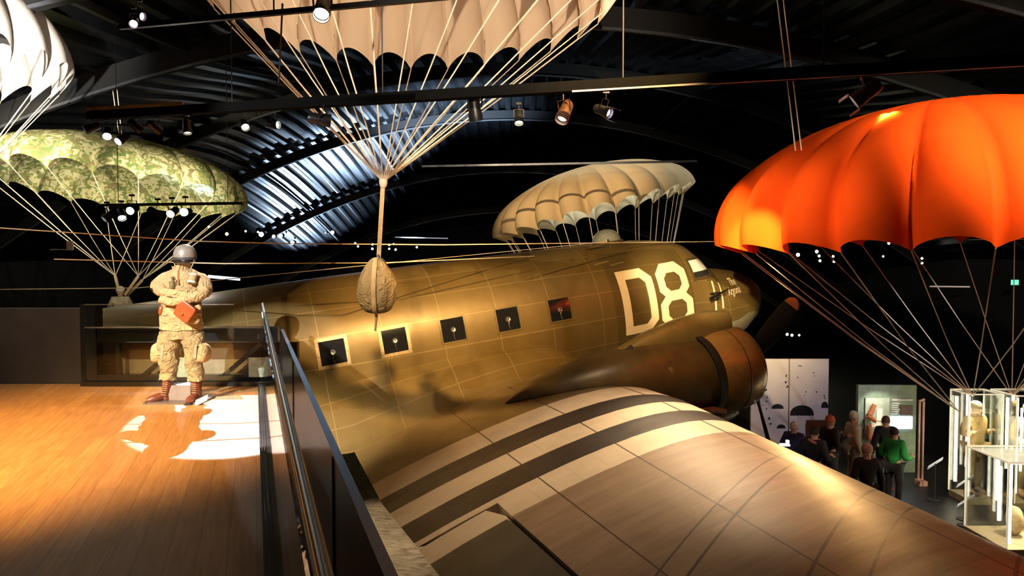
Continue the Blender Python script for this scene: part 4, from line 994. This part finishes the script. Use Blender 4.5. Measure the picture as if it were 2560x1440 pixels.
# far spotlights, tiny in the distance
far = [(522, 567, 3, (1, .9, .7)), (567, 585, 4, (1, .5, .15)), (614, 578, 2.5, (1, .95, .8)), (645, 580, 2.5, (1, .95, .8)), (653, 586, 6, (1, .95, .8)), (684, 591, 4, (1, .9, .65)), (702, 589, 4.5, (1, .95, .8)), (711, 581, 2.5, (1, .95, .8)), (733, 596, 2.5, (1, .95, .8)), (731, 607, 5, (1, .93, .75)), (831, 581, 4.5, (1, .88, .6)), (814, 582, 1.8, (1, .9, .7)),
       (888, 608, 2.2, (.9, .9, .7)), (895, 616, 2.4, (.9, .9, .7)), (931, 611, 2.4, (.95, .95, .6)), (931, 622, 2.8, (1, 1, .8)), (973, 612, 2.6, (1, .95, .4)), (973, 622, 2.4, (1, .95, .5)), (989, 624, 2.8, (.6, .8, 1)), (984, 610, 2.0, (1, 1, 1)), (1042, 618, 2.6, (1, .85, .4)),
       (1995, 637, 4.5, (1, 1, .7)), (1956, 616, 2.8, (1, .9, .6)), (2042, 629, 4, (1, .95, .6)), (2048, 640, 3.2, (1, .95, .6)), (2050, 652, 3.2, (.95, .95, .7)), (2083, 641, 3, (1, 1, .7)), (2085, 654, 3, (1, 1, .7)), (2072, 615, 2.4, (1, .9, .6)), (2222, 608, 3.4, (1, .95, .8)), (2208, 641, 2.6, (.9, .9, .85)), (2305, 646, 3, (.9, .95, .85)), (2305, 658, 3, (1, 1, .85)), (2388, 634, 2.6, (.9, .95, 1)), (2390, 648, 3, (.9, 1, .9)),
       (1968, 836, 3.5, (1, .8, .35)), (1980, 838, 3.5, (.95, 1, .85)), (1998, 838, 2.8, (.8, .7, .7)), (2, 481, 3, (1, .95, .85))]
words = ['above the uniform helmet level', 'behind the bag strap', 'behind the orange parachute', 'near the propeller tip']
fproto = None
names_ = {}
for i, (x, y, r, col) in enumerate(far):
    D = 38 if x < 1500 else 34
    if y > 800: D = 30
    if x < 100: D = 24
    p = at(x, y, D); rr = r * D / F
    t = thing('distant_spotlight', '', 'spotlight', p, 'distant spotlights in the dark hall')
    l = MB(); l.ell(p, (rr, rr * .5, rr), 12); l.build('lamp_lens', lensmat(col, 14 if r > 3.5 else 6), t)
    h = MB(); h.lathe([(rr * 1.05, 0), (rr * 1.15, .1), (rr, .32), (0, .36)], p + V((0, .02, 0)), (0, 1, .15), 12)
    h.tube([p + V((0, .2, rr)), p + V((0, .2, .5 if y > 560 else .9))], .01, 5); h.build('lamp_housing', BLACKM, t)
    where = words[0] if x < 880 else words[1] if x < 1500 else words[3] if y > 800 else words[2]
    size = 'glaring' if r >= 4.5 else 'bright' if r >= 3 else 'tiny dim'
    tint = 'orange' if col[2] < .3 else 'yellow' if col[2] < .62 else 'bluish' if col[0] < .75 else 'warm white' if col[2] < .85 else 'white'
    key = (size, tint, where); names_.setdefault(key, []).append((t, x, y))
ORD = ['leftmost', 'second from the left', 'third from the left', 'fourth from the left', 'fifth from the left', 'sixth from the left', 'seventh from the left']
for (size, tint, where), lst in names_.items():
    lst.sort(key=lambda q: (q[1], q[2]))
    for k, (t, x, y) in enumerate(lst):
        t['label'] = f'{size} {tint} distant spotlight {where}' + (f', {ORD[k]}' if len(lst) > 1 else '')
if True:
    t = names_ and [t for l in names_.values() for (t, x, y) in l if x == 2][0]; t['label'] = 'bright distant spotlight at the left frame edge below the camouflage parachute'
# battens and signs far off
for (a, b, th, col, es, nm, lab) in [((520, 691), (600, 698), .13, (.55, .65, .8), .9, 'light_batten', 'bluish white light batten right of the uniform shoulder'), ((2325, 716), (2424, 717), .06, (.8, .6, .5), .22, 'light_batten', 'faint pink light batten behind the orange parachute cords'), ((988, 593), (1120, 596), .045, (.5, .55, .7), .25, 'light_batten', 'dim blue batten right of the hanging bag strap')]:
    m = MB(); m.bar(at(*a, 30), at(*b, 30), .05, th); one(nm, m, M('batten_glow_%d' % a[0], (.5, .5, .5), .5, emit=col, es=es), lab, 'light', loc=at(*a, 30), smooth=False)
m = MB(); m.box(at(2537, 706, 27), (.28, .04, .2)); one('exit_sign', m, M('green_exit_glow', (.05, .4, .15), .5, emit=(.1, .8, .35), es=1.2), 'small green glowing exit sign at the far right', 'sign', loc=at(2537, 706, 27), smooth=False)
# taut horizontal wires
m = MB(); m.tube([at(-60, 566, 8.6), at(500, 603, 8.6), at(722, 609, 8.8), at(1105, 612, 9.6), at(1850, 603, 16), at(2600, 598, 21)], .0075, 5); one('taut_wire', m, ROPE, 'upper taut wire crossing above the uniform helmet', 'wire', loc=at(500, 603, 8.6))
m = MB(); m.tube([at(135, 648, 8.8), at(560, 659, 8.8), at(960, 657, 9.4), toworld(5.4, .55, 1.30)], .0075, 5); one('taut_wire', m, ROPE, 'lower taut wire passing behind the uniform helmet strap to the aircraft', 'wire', loc=at(560, 659, 8.8))
for k, (x0, x1, D) in enumerate(((703, 708, 5.9),)):
    m = MB(); p0 = at(706, -20, 5.1); m.tube([at(706, 10, 5.1), at(697, 205, 6.3)], .008, 5); one('black_cable', m, BLACKM, 'thin black cable between the upper track and the long beam', 'cable', loc=at(697, 205, 6.3))
for (x0, x1, y0, lab) in ((278, 300, 355, 'left'), (290, 306, 355, 'right')):
    m = MB(); p = at(x1, y0, 18); m.tube([p, at(x0, 200, 18)], .012, 5); q = at(x0, 200, 18); m.tube([q, V((q.x, q.y, roofz(q.x, q.y) - .1))], .012, 5)
    one('suspension_rope', m, ROPE, 'thin rope above the camouflage parachute, %s one of the pair' % lab, 'rope', 'ropes above the camouflage parachute', loc=p)
# ---------------------------------------------------------------- people
SKIN_A = M('warm_skin', (.55, .30, .20), .5, 0, .08, 12)
def person(name, label, loc, face, H=1.72, pose='stand', coat=(.02, .02, .03), legs=(.02, .02, .025), hair=(.05, .03, .02), hat=None, skin=SKIN_A, bare=False, cat='person', lean=0, extra=None, group=None):
    """local frame: facing -y, feet at 0"""
    t = thing(name, label, cat, loc, group, world=False); t.rotation_euler = (0, 0, face); k = H / 1.72
    P = {'pel': (0, 0, .93), 'ab': (0, -.01, 1.08), 'ch': (0, 0, 1.30), 'nk': (0, .01, 1.47), 'hd': (0, -.01, 1.60), 'tp': (0, 0, 1.67)}
    hx = {'stand': (.33, -.06), 'fore': (.22, -.34), 'phone': (.16, -.36), 'fig': (.22, -.12)}[pose]
    hz = {'stand': .80, 'fore': 1.06, 'phone': 1.28, 'fig': 1.2}[pose]
    ez = {'stand': 1.10, 'fore': 1.10, 'phone': 1.12, 'fig': 1.12}[pose]
    for s, n in ((-1, 'l'), (1, 'r')):
        P.update({n + 'sh': (.17 * s, 0, 1.40), n + 'el': (.26 * s, .05, ez), n + 'wr': (hx[0] * s * .9, hx[1], hz), n + 'pa': (hx[0] * s * .82, hx[1] - .05, hz - .04 if pose == 'stand' else hz + .02),
                  n + 'hp': (.10 * s, 0, .88), n + 'kn': (.11 * s, -.03, .50), n + 'an': (.11 * s, .03, .10), n + 'he': (.11 * s, .05, .04), n + 'to': (.13 * s, -.16, .035)})
    rad = {'pel': (.15, .12), 'ab': (.14, .11), 'ch': (.17, .12), 'nk': .055, 'hd': (.085, .10), 'tp': (.07, .08)}
    for n in 'lr': rad.update({n + 'sh': .075, n + 'el': .045, n + 'wr': .03, n + 'pa': (.035, .022), n + 'hp': .10, n + 'kn': .065, n + 'an': .042, n + 'he': .04, n + 'to': .032})
    E_ = [('pel', 'ab'), ('ab', 'ch'), ('ch', 'nk'), ('nk', 'hd'), ('hd', 'tp')]
    for n in 'lr': E_ += [('ch', n + 'sh'), (n + 'sh', n + 'el'), (n + 'el', n + 'wr'), (n + 'wr', n + 'pa'), ('pel', n + 'hp'), (n + 'hp', n + 'kn'), (n + 'kn', n + 'an'), (n + 'an', n + 'he'), (n + 'an', n + 'to')]
    def grow(keys, grow_=0, sub=2, root='pel'):
        ks = [q for q in P if q in keys]; ix = {q: i for i, q in enumerate(ks)}
        def rr(q):
            r = rad[q]; r = r if isinstance(r, tuple) else (r, r); return ((r[0] + grow_) * k, (r[1] + grow_) * k)
        return skinned([V(P[q]) * k for q in ks], [(ix[a], ix[b]) for a, b in E_ if a in ix and b in ix], [rr(q) for q in ks], sub, ix[root])
    cov = {q for q in P if q[1:] in ('sh', 'el', 'hp', 'kn') or q in ('pel', 'ab', 'ch')}
    keep = dict(rad)
    for q in cov: rad[q] = tuple(z * .8 for z in (rad[q] if isinstance(rad[q], tuple) else (rad[q],) * 2))
    body = grow(set(P)); rad.update(keep)
    # face: nose, ears, brow on the head ellipsoid, five fingers on each hand
    hc = V(P['hd']) * k
    body.ell(hc + V((0, 0, .0)), (.078 * k, .098 * k, .118 * k), 18)
    body.ell(hc + V((0, -.10 * k, -.015)), (.014, .022, .026), 8); body.ell(hc + V((0, -.085 * k, -.065)), (.026, .016, .010), 8); body.ell(hc + V((0, -.075 * k, -.095)), (.03, .025, .022), 8)
    for s in (-1, 1):
        body.ell(hc + V((s * .080 * k, .01, -.01)), (.012, .022, .034), 8); body.ell(hc + V((s * .032, -.085 * k, .012)), (.018, .014, .010), 8)
        q = V(P[('l' if s < 0 else 'r') + 'pa']) * k; wr_ = V(P[('l' if s < 0 else 'r') + 'wr']) * k; d = (q - wr_).normalized(); sd = d.cross(V((0, 0, 1))); sd = sd.normalized() if sd.length > .2 else V((0, 1, 0)); pr = d.cross(sd)
        for f, ln in zip((-1.5, -.5, .5, 1.5), (.066, .078, .074, .058)):
            b0 = q + sd * f * .019; body.tube([b0, b0 + d * ln * .5 + pr * .006, b0 + d * ln * .85 + pr * .022 * (1 if pose == 'stand' else -1)], [.0095, .009, .007], 6)
        b0 = q - d * .03 - sd * .03 * s; body.tube([b0, b0 - sd * .03 * s + d * .03, b0 - sd * .035 * s + d * .055], [.011, .010, .008], 6)
    if extra == 'seat': pass
    body.build('body', skin, t)
    cl = {'nk', 'ab', 'ch', 'pel', 'lsh', 'rsh', 'lel', 'rel', 'lwr', 'rwr', 'lhp', 'rhp'} 
    Pn = dict(P); 
    jk_ = grow(cl, .03); jk_.rumple(.008, 9, loc[0]); jk_.build('jacket', M('coat_%02d%02d%02d' % tuple(int(c * 99) for c in coat), coat, .85, 0, .25, 6), t)
    tr_ = grow({'pel', 'lhp', 'rhp', 'lkn', 'rkn', 'lan', 'ran'}, .018); tr_.rumple(.006, 9, 4); tr_.build('trousers', M('trouser_%02d%02d%02d' % tuple(int(c * 99) for c in legs), legs, .85, 0, .25, 6), t)
    sh = MB()
    for s in (-1, 1): sh.tube([V((.11 * s, .08, .045)), V((.12 * s, -.05, .05)), V((.135 * s, -.19, .035))], [(.042, .045), (.048, .045), (.035, .03)], 12, up=(0, 0, 1))
    sh.build('shoes', LEB, t)
    hm = MB()
    if hat: hm.lathe([(.105 * k, -.03), (.108 * k, 0), (.10 * k, .05), (.075 * k, .09), (.03 * k, .112), (0, .115)], hc + V((0, .005, .045)), (0, .08, 1), 20); hm.build('knitted_hat' if cat == 'person' else 'steel_helmet', M('hat_%02d%02d' % (int(hat[0] * 99), int(hat[1] * 99)), hat, .8, 0, .2, 20), t)
    else:
        def hf(u, v):
            a = 2 * pi * u; b_ = pi / 2 * (1 - v * (1.15 - .45 * max(0, -sin(a)))); return hc + V((.092 * k * cos(a) * cos(b_), .012 + .108 * k * sin(a) * cos(b_), .012 + .122 * k * sin(b_)))
        hm.grid(hf, 24, 10, True); hm.rumple(.006, 25, loc[1]); hm.build('hair', M('hair_%02d%02d' % (int(hair[0] * 99), int(hair[1] * 99)), hair, .8, 0, .3, 40), t)
    return t
def ground(x, y, D, h=1.7): # a person whose head top is at pixel x,y
    p = at(x, y, D); return (p.x, p.y, GZ)
def who(label, x, ytop, D, face, **kw):
    p = at(x, ytop, D); H = min(1.92, max(1.5, p.z - GZ)); return person('person', label, (p.x, p.y, GZ), face, H=H, **kw)
who('person with short white hair and dark blue jacket by the white doors', 1985, 1068, 13.4, 2.6, pose='fore', coat=(.02, .03, .09), hair=(.6, .55, .45))
scarfed = who('person with short dark hair and pink scarf, in profile', 2037, 1068, 12.7, 2.3, pose='fore', coat=(.012, .012, .014), hair=(.02, .014, .01))
who('person in black with an orange-red knitted hat', 2075, 1043, 13.6, 1.9, pose='phone', coat=(.010, .010, .011), hat=(.5, .12, .05))
who('person seen from behind in a light brown flat cap, nearest the wing', 2168, 1118, 11.6, 3.0, coat=(.014, .012, .011), hat=(.35, .20, .15))
who('person with curly brown hair in front of the lit display', 2214, 1072, 13.9, 3.0, coat=(.010, .010, .012), hair=(.12, .06, .03))
who('person in a bright green jacket looking at the lit display', 2236, 1090, 12.9, 2.2, coat=(.02, .30, .06), hair=(.03, .02, .015), pose='fore')
who('person in a cream hooded coat partly hidden by the display edge', 2134, 1042, 14.2, 1.6, coat=(.50, .44, .34), hat=(.5, .45, .36), legs=(.4, .35, .28))
# scarf and tablet glow
kk = min(1.92, max(1.5, at(2037, 1068, 12.7).z - GZ)) / 1.72
m = MB(); m.tube([V((.10 * cos(a), .01 + .10 * sin(a), 1.47 + .02 * sin(2 * a))) for a in [2 * pi * q / 16 for q in range(17)]], .032, 8); m.tube([V((.05, -.10, 1.46)), V((.07, -.17, 1.30)), V((.06, -.18, 1.12))], .03, 8); m.v = [p * kk - V((0, 0, .03)) for p in m.v]; sc_ = m.build('scarf', M('pink_scarf', (.45, .18, .15), .9), scarfed); sc_['label'] = 'dull pink scarf'
m = MB(); p = at(1962, 1112, 12.6); m.box(p, (.16, .1, .03)); m.box(p + V((.05, 0, .06)), (.05, .05, .05)); one('lit_tablet', m, M('tablet_glow', (.8, .8, .8), .4, emit=(.9, .9, 1), es=3), 'small white glowing tablet held by the white-haired person', 'tablet', loc=p, smooth=False)
# ---- white bullet-marked doors
Dd = 17.0
wd = thing('white_marked_doors', 'pair of white doors with black marks and half-round holes', 'doors', at(1975, 1100, Dd))
HOLE = M('black_mark_paint', (.006, .006, .006), .9)
for x0, x1, nm in ((1878, 1971, 'left_door_leaf'), (1974, 2071, 'right_door_leaf')):
    a, b = at(x0, 897, Dd), at(x1, 897, Dd); m = MB(); m.box(((a.x + b.x) / 2, Dd, (a.z + GZ) / 2), (b.x - a.x, .06, a.z - GZ))
    lf = m.build(nm.split('_', 1)[1], M('aged_white_paint', (.55, .50, .49), .6, 0, .08, 1.5), wd, False)
    q = MB(); random.seed(x0)
    marks = [(1944, 1016, 30, 12), (1953, 1066, 22, 10)] if x0 < 1900 else [(2005, 1026, 60, 26), (2062, 1012, 18, 16)]
    for mx, my, ww, hh in marks:
        c = at(mx, my + hh / 2, Dd - .035); n = 14; rx, rz = ww * Dd / F / 2, hh * Dd / F
        vs = [c + V((rx * cos(pi * i / n), 0, rz * sin(pi * i / n) ** .8 if 0 < i < n else 0)) for i in range(n + 1)] + [c + V((rx * cos(pi * i / n), .02, rz * sin(pi * i / n) ** .8 if 0 < i < n else 0)) for i in range(n + 1)]
        q.add(vs, [tuple(range(n + 1)), tuple(range(2 * n + 1, n, -1))] + [(i, i + 1, n + 2 + i, n + 1 + i) for i in range(n)])
    spots = [(1898, 938, 7, 3), (1900, 948, 4, 7), (1914, 975, 5, 9), (1906, 988, 5, 3), (1887, 989, 4, 3), (1919, 993, 3, 6), (1917, 1003, 6, 3), (1887, 1011, 4, 2), (1897, 1012, 3, 3), (1907, 1012, 3, 3), (1917, 1022, 4, 3), (1966, 940, 3, 6), (1964, 955, 3, 8), (1968, 967, 3, 7), (1922, 1046, 7, 6), (1912, 1052, 6, 5), (1927, 1060, 6, 6), (1908, 1063, 5, 4)] if x0 < 1900 else [(2000, 915, 10, 2), (2034, 931, 8, 1.5), (1995, 944, 3, 3), (2036, 941, 3, 2), (2014, 980, 2, 4), (2041, 980, 3, 4), (2060, 990, 4, 3), (2062, 996, 3, 3), (2012, 988, 2, 3)]
    for sx, sy, sw, sh_ in spots:
        for k in range(3):
            c = at(sx + random.uniform(-2, 2), sy + random.uniform(-2, 2), Dd - .034); q.lathe([(1, 0), (0, .002)], (0, 0, 0), (0, -1, 0), 8); 
            for vi in range(len(q.v) - 16, len(q.v)): v_ = q.v[vi]; q.v[vi] = c + V((v_.x * sw * .35 * Dd / F, v_.y, v_.z * sh_ * .35 * Dd / F))
    q.build('bullet_marks', HOLE, lf, False)
# ---- lit display niche with boots, text panel and screen
Dn = 15.0
ni = thing('lit_wall_display', 'lit grey-green wall display with brown boots and a small screen', 'display', at(2215, 1170, Dn))
def pbox(m, x0, y0, x1, y1, D, th=.04):
    a, b = at(x0, y0, D), at(x1, y1, D); return m.box(((a.x + b.x) / 2, D + th / 2, (a.z + b.z) / 2), (abs(b.x - a.x), th, abs(a.z - b.z)))
m = MB(); a, b = at(2146, 963, Dn), at(2292, 963, Dn); m.box(((a.x + b.x) / 2, Dn + .05, (a.z + GZ) / 2), (b.x - a.x, .1, a.z - GZ)); m.build('back_board', M('grey_green_board', (.20, .27, .20), .6), ni, False)
m = MB(); pbox(m, 2164, 995, 2222, 1098, Dn - .05); m.build('inner_panel', M('pale_green_panel', (.42, .48, .38), .6), ni, False)
m = MB(); pbox(m, 2193, 1022, 2206, 1052, Dn - .09, .03); pbox(m, 2180, 1055, 2202, 1068, Dn - .09, .03); m.build('caption_card', M('cream_card', (.8, .76, .62), .6, emit=(1, .9, .6), es=.15), ni, False)  # cards get a faint glow of their own to look lit
m = MB(); pbox(m, 2228, 1042, 2281, 1072, Dn - .06); m.build('video_screen', M('screen_glow', (.3, .3, .35), .3, emit=(.75, .8, 1), es=2.2), ni, False)
m = MB(); pbox(m, 2232, 998, 2282, 1002, Dn - .04); m.build('heading_strip', M('heading_white', (.7, .72, .68), .6), ni, False)
m = MB()
for i in range(6): pbox(m, 2232, 1008 + i * 5, 2250 - (i % 3) * 3, 1010.5 + i * 5, Dn - .04)
m.build('text_lines', MATS['heading_white'], ni, False)
m = MB(); pbox(m, 2252, 1014, 2282, 1038, Dn - .04); m.build('photo_panel', M('brown_photo', (.10, .06, .05), .6), ni, False)
BR = M('tan_boot_leather', (.42, .12, .04), .45)
for (x, y, rot, lab) in ((2180, 1030, .5, 'upper brown boot, laid slanting, in the lit display'), (2176, 1082, 0, 'lower brown boot standing in the lit display')):
    p = at(x, y, Dn - .15); m = MB(); r_ = Matrix.Rotation(rot, 3, 'Y')
    q = lambda *a: p + r_ @ V(a)
    m.tube([q(-.03, 0, .17), q(-.02, 0, .05), q(-.02, 0, -.08)], [(.05, .05), (.045, .05), (.055, .06)], 14, up=(0, 1, 0)); m.tube([q(-.05, 0, -.11), q(.04, -.01, -.12), q(.13, -.02, -.135), q(.17, -.02, -.14)], [(.05, .05), (.05, .045), (.045, .035), (.02, .02)], 14)
    bo = tag(m.build('boot', BR, None, off=p), lab, 'boot', 'boots in the lit display')
    m = MB(); m.tube([q(-.08, 0, -.17), q(.17, -.02, -.17)], [(.05, .015), (.04, .015)], 10); m.build('boot_sole', LEB, bo, off=p)
lamp(at(2203, 975, Dn - .5) + V((0, -.1, .1)), at(2200, 1060, Dn), 22, (1, .93, .75), 80, .5, .03)
pf_ = thing('tall_pinkish_frame', 'tall narrow pinkish frame standing right of the lit display', 'frame', at(2304, 1190, 14.2))
for x0, x1, nm in ((2297, 2301, 'left_post'), (2307, 2311, 'right_post')):
    m = MB(); a, b = at(x0, 1003, 14.2), at(x1, 1003, 14.2); m.box(((a.x + b.x) / 2, 14.2, (a.z + GZ) / 2), (b.x - a.x, .04, a.z - GZ)); m.build('post', M('pinkish_wood', (.42, .24, .20), .6), pf_, False)
m = MB(); m.bar(at(2297, 1003, 14.2), at(2311, 998, 14.2), .04, .04); m.build('top_rail', MATS['pinkish_wood'], pf_, False)
m = MB(); p = at(2299, 1190, 14.2); m.box((p.x, 14.15, GZ + .05), (.16, .2, .1)); m.build('foot', MATS['pinkish_wood'], pf_, False)
# caption lecterns
for i, (x, y, D, lab) in enumerate(((2338, 1158, 13.2, 'tilted white caption lectern left of the glass cases'), (2412, 1203, 12.2, 'upper tilted white caption lectern between the glass cases'), (2413, 1252, 11.9, 'lower tilted white caption lectern between the glass cases'))):
    p = at(x, y, D); t = thing('caption_lectern', lab, 'lectern', (p.x, p.y, GZ), 'caption lecterns')
    rot = Euler((R(-40), R(-33), 0)).to_matrix(); m = MB(); m.box(p, (.34, .17, .015), rot); m.build('caption_plate', M('bluish_white_plate', (.62, .66, .74), .5, emit=(.6, .65, .8), es=.12), t, False)  # weak emission lightens the plate, there is no lamp in it
    m = MB(); m.tube([V((p.x, p.y, GZ + .01)), p], .012, 8); m.lathe([(.12, 0), (.12, .012), (0, .014)], V((p.x, p.y, GZ)), (0, 0, 1), 20); m.build('stand', BLACKM, t)
# ---- glass cases
LEDM = M('warm_led_tube', (1, .95, .85), .3, emit=(1, .9, .68), es=10)
GEDGE = M('glass_edge', (.75, .72, .6), .15, 0, .05, emit=(1, .85, .6), es=.25)  # light caught by the edges is put in as weak emission
GL2 = glass('case_glass', (.95, .97, .95), .05)
def case(label, x0, x1, y0, y1, zt, leds):
    t = thing('glass_display_case', label, 'display case', ((x0 + x1) / 2, (y0 + y1) / 2, GZ))
    m = MB(); m.box(((x0 + x1) / 2, (y0 + y1) / 2, GZ + .06), (x1 - x0, y1 - y0, .12)); m.build('case_base', M('sandy_case_base', (.42, .33, .2), .7), t, False)
    z0, z1 = GZ + .12, zt
    for nm, c, s in (('front_glass', ((x0 + x1) / 2, y0, (z0 + z1) / 2), (x1 - x0, .01, z1 - z0)), ('back_glass', ((x0 + x1) / 2, y1, (z0 + z1) / 2), (x1 - x0, .01, z1 - z0)), ('side_glass', (x0, (y0 + y1) / 2, (z0 + z1) / 2), (.01, y1 - y0, z1 - z0)), ('side_glass', (x1, (y0 + y1) / 2, (z0 + z1) / 2), (.01, y1 - y0, z1 - z0)), ('top_glass', ((x0 + x1) / 2, (y0 + y1) / 2, z1), (x1 - x0, y1 - y0, .01))):
        m = MB(); m.box(c, s); m.build(nm, GL2, t, False)
    m = MB(); C8 = [V((x, y, z)) for x in (x0, x1) for y in (y0, y1) for z in (z0, z1)]
    for a, b in ((0, 1), (2, 3), (4, 5), (6, 7), (1, 3), (5, 7), (1, 5), (3, 7)): m.bar(C8[a], C8[b], .022, .022, up=(.3, .5, .1))
    m.build('glass_edges', GEDGE, t, False)
    for (lx, ly, za, zb) in leds:
        m = MB(); m.tube([V((lx, ly, za)), V((lx, ly, zb))], .018, 8); m.build('light_tube', LEDM, t)
    return t
case('tall glass case with a figure, left of the two rear ones', 8.72, 9.38, 12.95, 13.5, -2.47, [(8.76, 13.0, -4.45, -2.52), (8.80, 13.45, -4.3, -2.6), (9.0, 13.42, -4.0, -2.55)])
case('tall glass case with a figure, right of the two rear ones', 9.45, 10.5, 12.7, 13.4, -2.45, [(9.50, 12.75, -4.3, -2.5), (9.7, 13.3, -4.0, -2.6), (9.62, 12.8, -3.9, -2.7)])
lowc = case('low wide glass case nearest the wing, at the right edge', 7.78, 10.2, 10.6, 11.6, -3.10, [(7.86, 10.65, -4.4, -3.16), (8.25, 11.5, -4.0, -3.2), (8.42, 11.4, -4.3, -3.2), (8.0, 11.1, -4.2, -3.3)])
m = MB(); m.box((9.0, 11.1, -3.13), (2.3, .9, .02)); m.build('lit_lid', M('creamy_lid', (.75, .68, .5), .3, emit=(1, .86, .6), es=1.1), lowc, False)  # lid given its own glow to brighten the case
lamp((9.1, 13.2, -2.5), (9.1, 13.25, -4.5), 110, (1, .82, .5), 120, .5, .05); lamp((9.9, 13.0, -2.5), (9.9, 13.05, -4.5), 130, (1, .82, .5), 120, .5, .05); lamp((8.7, 11.1, -3.2), (8.9, 11.1, -4.6), 110, (1, .85, .6), 140, .5, .05)
TAN = (.40, .28, .12)
person('paratrooper_figure', 'dummy paratrooper in tan uniform inside the left tall case', (9.05, 13.25, GZ + .12), .3, H=1.80, pose='fig', coat=TAN, legs=(.32, .22, .10), hat=(.25, .2, .1), skin=M('dummy_skin', (.5, .36, .22), .6), cat='dummy', group='dummy paratroopers in the cases')
person('paratrooper_figure', 'dummy paratrooper in tan uniform inside the right tall case', (9.95, 13.05, GZ + .12), -.2, H=1.80, pose='fore', coat=(.46, .33, .15), legs=(.32, .22, .10), hat=(.3, .24, .12), skin=MATS['dummy_skin'], cat='dummy', group='dummy paratroopers in the cases')
kp = at(301, 733, 17.9)
dm = person('paratrooper_figure', 'small dummy paratrooper hanging under the camouflage parachute', (kp.x, kp.y, kp.z - 1.55), .4, H=1.70, pose='phone', coat=(.42, .36, .24), legs=(.35, .3, .2), hat=(.55, .48, .38), skin=MATS['dummy_skin'], cat='dummy')
# rust-brown gear in the low case and bundles in the tall ones
m = MB(); p = V((8.9, 11.3, -4.2)); m.ell(p, (.28, .2, .26), 20); m.rumple(.06, 5, 4); one('brown_pack', m, M('brown_pack_canvas', (.24, .12, .05), .9, 0, .3, 12), 'rumpled brown pack in the low glass case', 'pack', loc=p)
m = MB(); p = V((8.35, 11.2, -4.25)); m.ell(p, (.12, .16, .24), 18); m.rumple(.03, 7, 4); one('tan_pack', m, M('tan_pack_canvas', (.45, .33, .18), .9, 0, .3, 12), 'narrow tan pack at the left inside the low glass case', 'pack', loc=p)
for i, (x, h_) in enumerate(((9.28, .42), (9.36, .5), (9.44, .44), (9.62, .3), (9.70, .34))):
    m = MB(); p = V((x, 11.0, GZ + .12)); m.lathe([(.028, 0), (.03, .02), (.03, h_ * .6), (.012, h_ * .75), (.012, h_), (0, h_)], p, (0, 0, 1), 12)
    one('slim_bottle', m, M('glassy_brown', (.30, .14, .05), .1, 0, .2, coat=1), ['leftmost slim bottle', 'second slim bottle from the left', 'third slim bottle from the left', 'fourth slim bottle from the left', 'rightmost slim bottle'][i] + ' in the low glass case', 'bottle', 'slim bottles in the low glass case', loc=p)
for o in list(bpy.data.objects):
    if '_o' in o: del o['_o']
